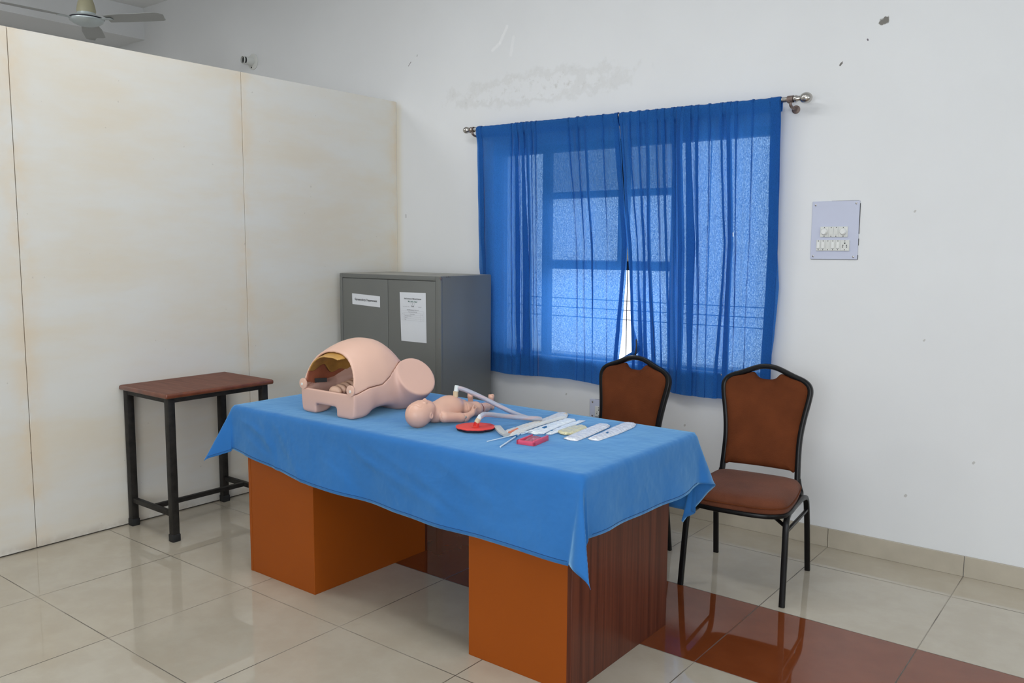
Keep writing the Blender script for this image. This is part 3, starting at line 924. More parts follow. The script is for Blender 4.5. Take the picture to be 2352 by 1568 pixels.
for x, z, r in ((-.042, .134, .0026), (-.042, .121, .0036), (-.053, .108, .0026), (-.054, .098, .0028), (-.031, .108, .0026), (-.030, .098, .0028), (-.042, .087, .0026)): hole(x, z, r, 'socket_hole', mp2)
bm = bmesh.new(); add_box(bm, (-.066, -.0122, .0795), (.01, -.0065, .0815)); bm_obj('module_shadow_gap', bm, M_inkgrey, s2, smooth=False)

# pipe stub with flange high on the wall
ps = thing('pipe_stub', 'short capped pipe with a round flange high on the wall above the partition', 'pipe fitting', (-1.593, 0, 2.905))
bm = bmesh.new(); add_lathe(bm, [(0, 0), (.062, 0), (.062, .006), (.056, .010), (.030, .012), (.028, .02)], 30, axis_matrix((0, 0, 0), (0, -1, 0))); bm_obj('flange', bm, M_sw, ps)
bm = bmesh.new(); add_lathe(bm, [(.030, .0), (.030, .085), (.027, .085), (.027, .06), (0, .06)], 26, axis_matrix((0, -.01, 0), (-.10, -1, .0))); bm_obj('pipe', bm, M_sw, ps)
bm = bmesh.new(); add_lathe(bm, [(0, .0), (.0262, .0), (.0262, .012), (0, .012)], 24, axis_matrix((0, -.074, 0), (-.10, -1, .0))); bm_obj('pipe_bore', bm, M_ink, ps)
bm = bmesh.new(); add_lathe(bm, [(0, 0), (.006, 0), (.004, .004), (0, .004)], 12, axis_matrix((-.01, -.012, -.045), (0, -1, 0))); bm_obj('screw', bm, M_ink, ps)

# ================================================================== ceiling fan
fan = thing('ceiling_fan', 'dusty three-blade ceiling fan with cream canopy beyond the partition', 'ceiling fan', (-2.0, -1.1, 3.05))
bm = bmesh.new(); add_tube(bm, [(0, 0, .10), (0, 0, .525)], .012, 14); bm_obj('downrod', bm, M_fanbell, fan)
bm = bmesh.new(); add_lathe(bm, [(.03, .525), (.055, .50), (.05, .46), (.02, .44)], 28); bm_obj('canopy', bm, M_fanbell, fan)
bm = bmesh.new(); add_lathe(bm, [(.014, .195), (.030, .190), (.040, .170), (.048, .135), (.052, .130), (.060, .095), (.064, .070), (.060, .052), (0, .052)], 36); bm_obj('motor_cover', bm, M_fanbell, fan)
bm = bmesh.new(); add_lathe(bm, [(.060, .058), (.062, .035), (.100, .030), (.112, .018), (.114, .006), (.110, -.004), (.100, -.010), (.090, -.018), (.060, -.030), (.03, -.036), (0, -.037)], 44); bm_obj('motor_housing', bm, M_fanhub, fan)
bm = bmesh.new(); add_lathe(bm, [(.1135, .019), (.1160, .017), (.1160, .013), (.1135, .011)], 44); bm_obj('trim_ring', bm, M_navy, fan)
for az in (28, 148, 268):
    M = Matrix.Rotation(math.radians(az), 4, 'Z')
    bm = bmesh.new(); vs = []
    n = 44; prof = []
    for i in range(n + 1):
        t = i / n; r = .155 + (.60 - .155) * t
        w = .052 + .016 * min(1, t * 3)
        if t > .9: w *= math.sqrt(max(0.02, 1 - ((t - .9) / .1) ** 2)) * .98 + .0
        prof.append((r, w))
    top, bot = [], []
    for r, w in prof:
        rt_, rb_ = [], []
        for k in range(7):
            s = (k / 6 * 2 - 1)
            y = s * w; z = .014 - s * .010 - .006 * s * s
            rt_.append(bm.verts.new(M @ Vector((r, y, z)))); rb_.append(bm.verts.new(M @ Vector((r, y, z - .0015))))
        top.append(rt_); bot.append(rb_)
    for i in range(n):
        for k in range(6):
            bm.faces.new((top[i][k], top[i + 1][k], top[i + 1][k + 1], top[i][k + 1]))
            bm.faces.new((bot[i][k + 1], bot[i + 1][k + 1], bot[i + 1][k], bot[i][k]))
        for k in (0, 6):
            bm.faces.new((top[i][k], bot[i][k], bot[i + 1][k], top[i + 1][k]))
    bm.faces.new(top[-1] + list(reversed(bot[-1]))); bm.faces.new(list(reversed(top[0])) + bot[0])
    bl = bm_obj('blade', bm, M_fanblade, fan)
    bm = bmesh.new()
    add_box(bm, (.095, -.022, .004), (.20, .022, .008), bevel=.002, seg=1, M=M)
    bi = bm_obj('blade_iron', bm, M_fanhub, bl, smooth=False)

# ================================================================== steel cupboard
cb = thing('steel_cupboard', 'grey steel two-door cupboard with taped notices, in the corner by the curtain', 'cupboard', (.488, -.3385, 0))
CW, CD, CH = .876, .457, 1.293
bm = bmesh.new()
t = .0
add_box(bm, (-CW / 2, -CD / 2 + .016, .05), (CW / 2, CD / 2, CH - .001), bevel=.003, seg=2)          # carcass
add_box(bm, (-CW / 2, -CD / 2, .05), (-CW / 2 + .024, -CD / 2 + .018, CH - .001), bevel=.0025, seg=2)
add_box(bm, (CW / 2 - .042, -CD / 2, .05), (CW / 2, -CD / 2 + .018, CH - .001), bevel=.0025, seg=2)
add_box(bm, (-CW / 2 + .0242, -CD / 2 + .0003, CH - .028), (CW / 2 - .0422, -CD / 2 + .018, CH - .001), bevel=.0025, seg=2)
add_box(bm, (-CW / 2 + .0242, -CD / 2 + .0003, .05), (CW / 2 - .0422, -CD / 2 + .018, .09), bevel=.0025, seg=2)
bm_obj('carcass', bm, M_steelgrey, cb)
bm = bmesh.new(); add_box(bm, (-CW / 2 + .004, -CD / 2 + .004, CH - .001), (CW / 2 - .004, CD / 2 - .004, CH + .0006)); bm_obj('top_panel', bm, M_dusty, cb, smooth=False, label='dusty top panel')
for x0, x1 in ((-CW / 2 + .0265, -.0015), (.0015, CW / 2 - .0445)):
    bm = bmesh.new(); add_box(bm, (x0, -CD / 2 + .002, .093), (x1, -CD / 2 + .0165, CH - .0305), bevel=.003, seg=2)
    d_ = bm_obj('door', bm, M_steelgrey, cb)
    if x0 > -.1:
        bm = bmesh.new()
        add_lathe(bm, [(0, 0), (.012, 0), (.012, .004), (.006, .006), (.006, .02)], 18, axis_matrix((x0 + .04, -CD / 2 + .002, .62), (0, -1, 0)))
        add_box(bm, (x0 + .02, -CD / 2 - .024, .612), (x0 + .06, -CD / 2 - .016, .628), bevel=.003)
        bm_obj('handle', bm, M_chrome, d_)
for sx in (-1, 1):
    for sy in (-1, 1):
        bm = bmesh.new(); add_box(bm, (sx * (CW / 2 - .02) - .018, sy * (CD / 2 - .02) - .018, 0), (sx * (CW / 2 - .02) + .018, sy * (CD / 2 - .02) + .018, .052), bevel=.002); bm_obj('foot', bm, M_rubber, cb)
# rust chips along the edges
rng = np.random.RandomState(4)
def chip(x, y, z, nrm, r):
    bm = bmesh.new()
    n = 9; u = Vector((0, 0, 1)) if abs(nrm[2]) < .5 else Vector((1, 0, 0)); N = Vector(nrm); v = N.cross(u)
    c = bm.verts.new(Vector((x, y, z)) + N * .0009)
    ring = []
    for k in range(n):
        a = 2 * math.pi * k / n; rr = r * (.5 + .9 * rng.rand())
        ring.append(bm.verts.new(Vector((x, y, z)) + N * .0003 + u * math.sin(a) * rr + v * math.cos(a) * rr))
    for k in range(n): bm.faces.new((c, ring[k], ring[(k + 1) % n]))
    bm_obj('rust_spot', bm, M_brkt, cb, smooth=False)
for (y, z, r) in ((-.222, CH - .014, .007), (-.226, CH - .022, .005), (-.180, CH - .006, .004), (-.165, CH - .005, .005), (-.150, CH - .006, .003), (-.10, CH - .03, .002), (.05, CH - .035, .0015), (.12, CH - .13, .002), (-.212, CH - .038, .002), (-.04, CH - .30, .0016), (-.15, CH - .20, .0014)):
    chip(CW / 2, y, z, (1, 0, 0), r)
for (x, z, r) in ((CW / 2 - .003, CH - .012, .006), (-.22, CH - .018, .0018), (-.09, CH - .02, .0022), (.05, CH - .019, .0018), (CW / 2 - .012, .93, .004), (-CW / 2 + .004, CH - .018, .003), (-CW / 2 + .03, 1.155, .0025), (.2, CH - .017, .0015)):
    chip(x, -CD / 2, z, (0, -1, 0), r)

# notices
def text_mesh(s, size, x, y, align='CENTER', bold=0.0, stretch=1.0, rot=0.0):
    cu = bpy.data.curves.new('t', 'FONT'); cu.body = s; cu.size = size; cu.align_x = align; cu.resolution_u = 3
    cu.offset = bold
    ob = bpy.data.objects.new('t', cu); COL.objects.link(ob)
    dg = bpy.context.evaluated_depsgraph_get()
    me = bpy.data.meshes.new_from_object(ob.evaluated_get(dg))
    V = [(v.co.x * stretch + x, v.co.y + y) for v in me.vertices]
    F = [tuple(p.vertices) for p in me.polygons]
    bpy.data.objects.remove(ob); bpy.data.curves.remove(cu); bpy.data.meshes.remove(me)
    return V, F

def writing(name, items, m, parent, y):
    """items: (string,size,x,z,align,bold,stretch); placed facing -y, as one mesh"""
    V, F = [], []
    for it in items:
        v, f = text_mesh(*it)
        n = len(V); V += [(a, y, b) for a, b in v]; F += [tuple(i + n for i in q) for q in f]
    return mesh_obj(name, V, F, m, parent, smooth=False)

def sheet(name, label, cat, loc, outline, bow, writing_items, group='notices taped on the grey cupboard'):
    """outline: four corners (x,z) bl, br, tr, tl; slightly bowed paper"""
    t_ = thing(name, label, cat, loc, group=group)
    bl, br, tr, tl = [np.array(p, float) for p in outline]
    n, m_ = 10, 14; V, F = [], []
    for s in (0, 1):
        for j in range(m_ + 1):
            for i in range(n + 1):
                u, v = i / n, j / m_
                p = (bl * (1 - u) + br * u) * (1 - v) + (tl * (1 - u) + tr * u) * v
                b = bow * math.sin(math.pi * v) * (.3 + .7 * math.sin(math.pi * u)) + bow * .8 * (1 - v) ** 2 * u
                V.append((p[0], -.0005 - b - s * .0002, p[1]))
    q = (n + 1) * (m_ + 1)
    for s in (0, 1):
        for j in range(m_):
            for i in range(n):
                a = s * q + j * (n + 1) + i
                f = (a, a + 1, a + n + 2, a + n + 1)
                F.append(f if s else f[::-1])
    mesh_obj('paper', V, F, M_paper, t_)
    return t_

FY = -CD / 2 - .3385 + .002      # front face of the doors in world y
n1 = sheet('door_notice', 'small white notice reading Gynaecology Department on the left cupboard door', 'notice', (.292, FY, 1.130),
           ((-.125, -.030), (.127, -.040), (.127, .028), (-.127, .038)), .0006, None)
w_ = writing('printed_text', [('Gynaecology Department', .0190, 0, -.006, 'CENTER', .0004, 1.02)], M_ink, n1, -.0022)
w_.rotation_euler = (0, math.radians(1.6), 0)
n2 = sheet('door_notice', 'long white printed sheet with a small crest and table, on the right cupboard door', 'notice', (.701, FY, 1.043),
           ((-.100, -.145), (.110, -.145), (.104, .150), (-.111, .147)), .0012, None)
yy = -.0042
T = [('Hind Institute of Medical Sciences', .0112, .0, .108, 'CENTER', .00022, .92),
     ('Mau , Ataria , Sitapur', .0095, .0, .092, 'CENTER', .0002, .95)]
a_ = writing('printed_text', T[:1], M_ink, n2, yy)
a2_ = writing('printed_text', T[1:], M_inkgreen, n2, yy)
writing('printed_text', [('S.No. DHR/Obst - 2025', .0062, -.082, .0615, 'LEFT', 0, .9)], M_inkgrey, n2, yy)
writing('printed_text', [('Dt. 08/2025', .0062, .045, .0615, 'LEFT', 0, .9)], M_inkgrey, n2, yy)
T2 = [
      ('FACILITIES AVAILABLE IN SKILL LAB', .0064, .0, .043, 'CENTER', .00015, .95),
      ('Department of Gynaecology', .0062, .0, .031, 'CENTER', .0001, 1),
      ('S. No.', .0055, -.0885, .019, 'LEFT', 0, .8), ('Particulars Name', .0058, -.004, .018, 'CENTER', .0001, 1), ('Qty', .0058, .078, .018, 'CENTER', 0, 1),
      ('1', .0055, -.083, .0075, 'CENTER', 0, 1), ('Delivery Birth Simulator', .0056, -.066, .0075, 'LEFT', .0001, 1), ('1', .0055, .078, .0075, 'CENTER', 0, 1),
      ('2', .0055, -.083, -.0035, 'CENTER', 0, 1), ('Copper T', .0056, -.066, -.0035, 'LEFT', .0001, 1), ('1', .0055, .078, -.0035, 'CENTER', 0, 1),
      ('3', .0055, -.083, -.0145, 'CENTER', 0, 1), ('Pelvis', .0056, -.066, -.0145, 'LEFT', .0001, 1), ('1', .0055, .078, -.0145, 'CENTER', 0, 1)]
b_ = writing('printed_text', T2, M_inkgrey, n2, yy)
bm = bmesh.new()
for z in (.0395, .0275, .0150, .0040, -.0070, -.0180): add_box(bm, (-.092, yy - .0001, z - .0002), (.092, yy, z + .0002))
for x, za, zb_ in ((-.092, -.018, .0395), (.092, -.018, .0395), (-.0705, -.018, .0275), (.064, -.018, .0275)): add_box(bm, (x - .0002, yy - .0001, za), (x + .0002, yy, zb_))
bm_obj('printed_table', bm, M_inkgrey, n2, smooth=False)
# crest: shield with a staff and a ribbon
bm = bmesh.new()
sh = [(-.013, .0865), (-.0135, .078), (-.010, .071), (0, .066), (.010, .071), (.0135, .078), (.013, .0865)]
for a, b in zip(sh[:-1], sh[1:]): add_tube(bm, [(a[0], yy, a[1]), (b[0], yy, b[1])], .00028, 4)
add_tube(bm, [(0, yy, .0855), (0, yy, .071)], .0004, 4); add_tube(bm, [(-.0025, yy, .082), (.0025, yy, .082)], .0003, 4)
add_tube(bm, catmull([(-.010, yy, .0705), (-.005, yy, .0665), (0, yy, .0655), (.005, yy, .0665), (.010, yy, .0705)], 4), .0011, 5)
bm_obj('printed_crest', bm, M_ink, n2)

# ================================================================== small side table
st = thing('side_table', 'small brown-topped table on thin black metal legs against the partition', 'table', (.234, -1.697, 0))
def sl(x, y, z): return (x - .234, y + 1.697, z)
bm = bmesh.new(); add_box(bm, sl(.006, -2.008, .722), sl(.462, -1.386, .746), bevel=.009, seg=4); bm_obj('tabletop_edging', bm, M_tedge, st)
bm = bmesh.new(); add_box(bm, sl(.014, -2.000, .7455), sl(.454, -1.394, .7466)); bm_obj('tabletop', bm, M_ttop, st, smooth=False, label='brown laminate tabletop surface')
LX, LY = (.028, .419), (-1.967, -1.428)
for x in LX:
    for y in LY:
        bm = bmesh.new(); add_box(bm, sl(x - .0185, y - .0185, .012), sl(x + .0185, y + .0185, .722), bevel=.003)
        lg = bm_obj('leg', bm, M_worn, st)
        bm = bmesh.new(); add_box(bm, sl(x - .0215, y - .0215, 0), sl(x + .0215, y + .0215, .038), bevel=.004); bm_obj('rubber_foot', bm, M_rubber, lg)
bm = bmesh.new()
for y in LY: add_box(bm, sl(LX[0] + .018, y - .0165, .697), sl(LX[1] - .018, y + .0165, .7215), bevel=.002)
for x in LX: add_box(bm, sl(x - .0165, LY[0] + .018, .697), sl(x + .0165, LY[1] - .018, .7215), bevel=.002)
bm_obj('apron_rail', bm, M_worn, st)
bm = bmesh.new()
for y in LY: add_box(bm, sl(LX[0] + .018, y - .012, .125), sl(LX[1] - .018, y + .012, .150), bevel=.002)
add_box(bm, sl(.212, LY[0] + .012, .126), sl(.236, LY[1] - .012, .149), bevel=.002)
bm_obj('stretcher', bm, M_worn, st)

# ================================================================== desk
DZ = .752
dk = thing('office_desk', 'orange and dark woodgrain desk with two pedestals under the blue cloth', 'desk', (1.905, -1.61, 0))
def dl(x, y, z): return (x - 1.905, y + 1.61, z)
def dbox(name, a, b, m, parent=dk, bev=.0015):
    bm = bmesh.new(); add_box(bm, dl(*a), dl(*b), bevel=bev, seg=2); return bm_obj(name, bm, m, parent, smooth=False)
dbox('desktop', (.995, -1.972, .722), (2.818, -1.205, DZ), M_wood)
p1 = dbox('pedestal', (1.055, -1.956, 0.0), (1.484, -1.288, .7215), M_orange)
dbox('side_panel', (1.037, -1.957, 0.0), (1.0548, -1.285, .7215), M_orange, p1)
dbox('rear_panel', (1.037, -1.2878, 0.0), (1.484, -1.272, .7215), M_wood, p1)
p2 = dbox('pedestal', (2.329, -1.946, 0.0), (2.7535, -1.300, .7215), M_orange)
dbox('side_panel', (2.7538, -1.947, 0.0), (2.7725, -1.284, .7215), M_wood, p2)
dbox('rear_panel', (2.329, -1.2998, 0.0), (2.7536, -1.284, .7215), M_wood, p2)
for p, x0, x1 in ((p1, 1.055, 1.484), (p2, 2.329, 2.7535)):
    pass

# ------------------------------------------------------------------ table cloth
def build_cloth():
    x0, x1, y0, y1, zt = .985, 2.828, -1.982, -1.196, DZ + .003
    rho = .014
    Lx, Ly = x1 - x0, y1 - y0
    def q_front(x): return float(np.interp(x, [.9, 1.09, 1.54, 2.0, 2.38, 2.83, 3.1], [.200, .212, .268, .290, .292, .278, .276]))
    def q_right(y): return float(np.interp(y, [-2.3, -1.98, -1.4, -1.2, -.9], [.206, .206, .216, .205, .205]))
    qb, ql = .33, .20
    rng = np.random.RandomState(11)
    def curve(pts, th):
        th = min(max(th, 0), 90)
        ks = [p[0] for p in pts]
        vs = []
        for _, t, a in pts:
            T, A = math.radians(t), math.radians(a)
            vs.append((math.sin(T) * math.cos(A), math.sin(T) * math.sin(A), -math.cos(T)))
        vs = np.array(vs)
        # smooth interpolation
        i = int(np.searchsorted(ks, th, side='right')) - 1; i = min(max(i, 0), len(ks) - 2)
        t = (th - ks[i]) / (ks[i + 1] - ks[i])
        p0 = vs[max(i - 1, 0)]; p1_, p2_ = vs[i], vs[i + 1]; p3 = vs[min(i + 2, len(vs) - 1)]
        v = .5 * (2 * p1_ + (p2_ - p0) * t + (2 * p0 - 5 * p1_ + 4 * p2_ - p3) * t * t + (3 * p1_ - p0 - 3 * p2_ + p3) * t ** 3)
        return v / np.linalg.norm(v)
    # control directions for each corner, theta from first side to second side
    FR = [(0, 13, -90), (18, 22, -68), (36, 26, -46), (41, 18, -52), (48, 8, -62), (60, 3, -30), (75, 4, 0), (90, 3, 0)]
    BR = [(0, 3, 0), (20, 16, 45), (38, 27, 72), (46, 22, 92), (60, 10, 170), (75, 5, 120), (90, 3, 90)]
    FL = [(0, 3, -90), (14, 5, -60), (26, 12, -120), (45, 28, -131), (65, 18, -150), (90, 3, 180)]
    BL = [(0, 3, 180), (45, 30, 135), (90, 3, 90)]
    def drop(r, hdir, d):
        """point at cloth distance r beyond an edge"""
        a = rho * math.pi / 2
        if r <= a:
            t = r / rho
            return np.array([hdir[0] * rho * math.sin(t), hdir[1] * rho * math.sin(t), -rho * (1 - math.cos(t))])
        l = r - a
        return np.array([hdir[0] * rho + d[0] * l, hdir[1] * rho + d[1] * l, -rho + d[2] * l])
    def corner(p, q, ctrl, a0, a1):
        """p = overhang across first side's end, q: theta measured from side 1 (a0 azimuth) to side 2 (a1)"""
        r = math.hypot(p, q); th = math.degrees(math.atan2(p, q))
        A = math.radians(a0 + (a1 - a0) * th / 90)
        return drop(r, (math.cos(A), math.sin(A)), curve(ctrl, th))
    def wave_front(x, l):
        # gentle undulations growing with the hanging length, zero at the left end, flare to the right corner
        w = math.sin(5.2 * x + 1.0) * .016 + math.sin(11.3 * x + 2.2) * .009 + math.sin(23 * x) * .0035
        w += .012
        f = min(1, max(0, (x - x0) / .12))
        fl = max(0, (x - 2.50) / (x1 - 2.50)); fl = fl * fl * (3 - 2 * fl)
        return (w * f * (1 - fl)) * (l / .28) ** 1.3 + math.tan(math.radians(13)) * l * fl
    def wave_right(y, l):
        w = .010 + .008 * math.sin(9 * y + 1.0) + .004 * math.sin(22 * y)
        f = min(1, max(0, (y - y0) / .12)) * min(1, max(0, (y1 - y) / .12))
        return w * f * (l / .21) ** 1.3 + math.tan(math.radians(3)) * l
    # parameter samples
    def over(n): return [(k / n) ** 1.15 for k in range(1, n + 1)]
    fr = over(26); bk = over(18); lf = over(20); rg = over(24)
    sx = [('L', v) for v in reversed(lf)] + [('M', v) for v in np.linspace(0, 1, 96)] + [('R', v) for v in rg]
    sy = [('F', v) for v in reversed(fr)] + [('M', v) for v in np.linspace(0, 1, 42)] + [('B', v) for v in bk]
    V = []
    rho_a = rho * math.pi / 2
    for cy_, vy in sy:
        for cx_, vx in sx:
            X = x0 + Lx * vx if cx_ == 'M' else (x0 if cx_ == 'L' else x1)
            Y = y0 + Ly * vy if cy_ == 'M' else (y0 if cy_ == 'F' else y1)
            base = np.array([X, Y, zt])
            if cx_ == 'M' and cy_ == 'M':
                e = min(vx * Lx, (1 - vx) * Lx, vy * Ly, (1 - vy) * Ly)
                base[2] += .0009 * math.sin(7 * X + 3 * Y) * min(1, e / .05) + .0006 * math.sin(17 * X - 13 * Y) * min(1, e / .05) + .0008
                V.append(base); continue
            p = ql * vx if cx_ == 'L' else (q_right(Y) * vx if cx_ == 'R' else 0)
            q = q_front(X) * vy if cy_ == 'F' else (qb * vy if cy_ == 'B' else 0)
            if cx_ == 'M':
                if cy_ == 'F':
                    o = drop(q, (0, -1), (0, 0, -1)); o[1] -= wave_front(X, max(0, q - rho_a))
                    # near the left corner the hem lifts outwards
                    V.append(base + o)
                else:
                    o = drop(q, (0, 1), (0, math.sin(.05), -math.cos(.05))); V.append(base + o)
            elif cy_ == 'M':
                if cx_ == 'R':
                    o = drop(p, (1, 0), (0, 0, -1)); o[0] += wave_right(Y, max(0, p - rho_a)); V.append(base + o)
                else:
                    o = drop(p, (-1, 0), (-math.sin(.05), 0, -math.cos(.05))); V.append(base + o)
            else:
                if cx_ == 'R' and cy_ == 'F': o = corner(p, q, FR, -90, 0)
                elif cx_ == 'R' and cy_ == 'B': o = corner(q, p, BR, 0, 90)
                elif cx_ == 'L' and cy_ == 'F': o = corner(p, q, FL, -90, -180)
                else: o = corner(q, p, BL, 180, 90)
                V.append(base + o)
    V = np.array(V); W = len(sx); Hn = len(sy)
    G = V.reshape(Hn, W, 3)
    # relax the hanging part a little so panels and corners flow together
    jx0, jx1 = len(lf), len(lf) + 95; iy0, iy1 = len(fr), len(fr) + 41
    hang = np.ones((Hn, W), bool); hang[iy0:iy1 + 1, jx0:jx1 + 1] = False
    hang[0, :] = hang[-1, :] = False; hang[:, 0] = hang[:, -1] = False
    for _ in range(6):
        S = G.copy(); S[1:-1, 1:-1] = (G[:-2, 1:-1] + G[2:, 1:-1] + G[1:-1, :-2] + G[1:-1, 2:]) / 4
        G[hang] = G[hang] * .6 + S[hang] * .4
    # creases pressed in the hanging front: small ridges running diagonally
    def ridge(G, xa, za, xb, zb_, wdt, h):
        d = np.array([xb - xa, zb_ - za]); L = np.linalg.norm(d); d /= L
        rx, rz = G[..., 0] - xa, G[..., 2] - za
        t = rx * d[0] + rz * d[1]; s = rx * d[1] - rz * d[0]
        m = (G[..., 1] < y0 - .004) & (G[..., 2] < zt - .02)
        f = np.exp(-(s / wdt) ** 2) * np.clip(np.minimum(t, L - t) / .05 + .3, 0, 1) * m
        fade = np.clip((zt - .01 - G[..., 2]) / .04, 0, 1)
        G[..., 1] -= h * f * fade
    for r_ in ((1.20, .74, 1.33, .50, .012, .006), (1.28, .74, 1.50, .49, .010, .006), (1.36, .73, 1.47, .58, .008, .005), (1.13, .70, 1.30, .60, .010, .005),
               (1.06, .70, 1.22, .66, .009, .004), (1.10, .64, 1.28, .55, .010, .004), (1.42, .73, 1.46, .64, .008, .004), (1.75, .70, 1.92, .62, .010, .004), (1.80, .66, 2.30, .52, .013, .004),
               (1.90, .70, 2.20, .60, .009, .003), (2.10, .66, 2.45, .50, .012, .004), (1.60, .62, 1.78, .52, .012, .003), (2.35, .56, 2.60, .50, .010, .003), (2.20, .72, 2.5, .60, .02, .004)):
        ridge(G, *r_)
    F = []
    for i in range(Hn - 1):
        for j in range(W - 1):
            a = i * W + j; F.append((a, a + 1, a + W + 1, a + W))
    o = mesh_obj('tablecloth', G.reshape(-1, 3), F, M_cloth)
    tag(o, 'plain blue cloth draped over the desk with hanging corners', 'tablecloth')
    sol = o.modifiers.new('thickness', 'SOLIDIFY'); sol.thickness = .0008; sol.offset = 1
    # stitched hem line
    bm = bmesh.new()
    def hem(rows): add_tube(bm, [tuple(r) for r in rows], .0009, 5)
    hem([G[1, j] + np.array([0, -.0013, 0]) for j in range(2, W - 24)])
    hem([G[i, -2] + np.array([.0013, 0, 0]) for i in range(27, Hn - 19)])
    bm_obj('hem_stitching', bm, M_thread, o)
    return o
build_cloth()

# ================================================================== banquet chairs
def radial_pad(outline, center, rings, mapf, m, name, parent, smooth=True):
    """closed pad from an outline: rings = [(scale, height)], both faces; mapf(u,v,h)->xyz"""
    n = len(outline); V, F = [], []
    c = np.array(center)
    for s, h in rings:
        for p in outline:
            q = c + (np.array(p) - c) * s
            V.append(mapf(q[0], q[1], h))
    for i in range(len(rings) - 1):
        for k in range(n):
            a = i * n + k; b = i * n + (k + 1) % n
            F.append((a, b, b + n, a + n))
    V.append(mapf(c[0], c[1], rings[0][1])); V.append(mapf(c[0], c[1], rings[-1][1]))
    for k in range(n):
        F.append((len(V) - 2, (k + 1) % n, k))
        F.append((len(V) - 1, (len(rings) - 1) * n + k, (len(rings) - 1) * n + (k + 1) % n))
    return mesh_obj(name, V, F, m, parent, smooth)

def make_chair(loc, rz, label):
    t = thing('banquet_chair', label, 'chair', loc, rz, group='brown banquet chairs')
    def yb(z): return .150 + (z - .42) * .175
    half = [(.172, .42), (.168, .50), (.166, .58), (.170, .65), (.180, .72), (.191, .78), (.196, .825), (.186, .853), (.160, .872), (.115, .889), (.070, .908), (.035, .920), (.0, .9235)]
    full = [(-x, z) for x, z in half] + [(x, z) for x, z in reversed(half[:-1])]
    pts = catmull([(x, yb(z), z) for x, z in full], 5)
    bm = bmesh.new(); add_sqtube(bm, pts, .024, .030, up=(0, -1, .17), r=.3); bm_obj('back_frame', bm, M_black, t)
    # upholstered back panel with the hand notch
    ins = .008
    side = []
    for x, z in half[1:-4]: side.append((x - ins, z))
    side[0] = (side[0][0], .472)
    top = [(.115, .878), (.085, .888), (.066, .894), (.055, .889), (.045, .877), (.030, .868), (.015, .8655), (0, .865)]
    R = side + top
    out = [(-x, z) for x, z in reversed(R[:-1])]
    poly = R + out                              # right side up, over the top, down the left
    bot = [(x, .472 - .008 * (1 - (x / .16) ** 2) * 0 + .004 * math.cos(x * 9)) for x in np.linspace(-.14, .14, 9)]
    poly = poly + bot
    dense = [tuple(p) for p in catmull(poly, 2, closed=True)]
    rings = [(.30, .034), (.6, .034), (.82, .031), (.93, .025), (.985, .014), (1.0, .006), (1.0, -.006), (.97, -.012), (.6, -.014), (.3, -.014)]
    radial_pad(dense, (0, .66), rings, lambda u, v, h: (u, yb(v) - h, v), M_upho, 'backrest', t)
    # seat
    so = [(.0, -.262), (.10, -.258), (.165, -.238), (.205, -.195), (.214, -.13), (.210, -.02), (.200, .08), (.188, .140), (.150, .162), (.05, .168)]
    so = so + [(-x, y) for x, y in reversed(so) if x > 0]
    sd = [tuple(p) for p in catmull(so, 4, closed=True)]
    rings = [(.3, .451), (.6, .450), (.82, .445), (.93, .436), (.985, .422), (1.0, .412), (.992, .408), (1.0, .403), (1.004, .392), (.985, .378), (.5, .376), (.3, .376)]
    radial_pad(sd, (0, -.04), rings, lambda u, v, h: (u, v, h - .012 * (v > -.3) * 0 + .004 * math.sin(8 * v)), M_upho2, 'seat', t)
    bm = bmesh.new(); add_tube(bm, [(x * 1.004, y * 1.004, .4085 + .004 * math.sin(8 * y)) for x, y in sd], .0032, 6, closed=True)
    bm_obj('seat_piping', bm, M_upho, t)
    bm = bmesh.new(); add_sqtube(bm, [(x * .985, (y + .04) * .985 - .04, .372) for x, y in sd], .020, .020, closed=True, r=.3); bm_obj('seat_frame', bm, M_black, t)
    for s in (-1, 1):
        f = catmull([(s * .218, -.234, 0), (s * .214, -.208, .20), (s * .2105, -.190, .315), (s * .209, -.176, .350), (s * .2085, -.150, .368), (s * .208, -.10, .374), (s * .207, -.02, .374)], 6)
        r = catmull([(s * .214, .236, 0), (s * .211, .208, .20), (s * .209, .190, .30), (s * .2085, .172, .345), (s * .208, .140, .366), (s * .2075, .08, .374), (s * .207, -.02, .374)], 6)
        for path in (f, r):
            bm = bmesh.new(); add_sqtube(bm, path, .021, .024, up=(1, 0, 0), r=.25)
            lg = bm_obj('leg', bm, M_black, t)
        bm = bmesh.new(); add_sqtube(bm, [(s * .2115, -.192, .302), (s * .2105, .193, .297)], .013, .013, r=.2)
        add_sqtube(bm, [(s * .207, -.186, .325), (s * .10, -.11, .362)], .016, .010, r=.2)
        bm_obj('brace', bm, M_black, t)
        bm = bmesh.new()
        add_sqtube(bm, catmull([(s * .172, yb(.44), .44), (s * .180, .150, .405), (s * .190, .140, .385), (s * .196, .10, .374)], 5), .022, .026, up=(1, 0, 0), r=.3)
        add_lathe(bm, [(0, 0), (.006, 0), (.005, .004), (0, .005)], 12, axis_matrix((s * .186, .131, .403), (s * .3, -1, 0)))
        bm_obj('back_bracket', bm, M_black, t)
    return t
make_chair((2.828, -.631, 0), math.radians(6.0), 'brown upholstered banquet chair with black frame, seat fully visible right of the desk')
make_chair((2.167, -.753, 0), math.radians(-5.0), 'brown upholstered banquet chair mostly hidden behind the desk, under the curtain gap')

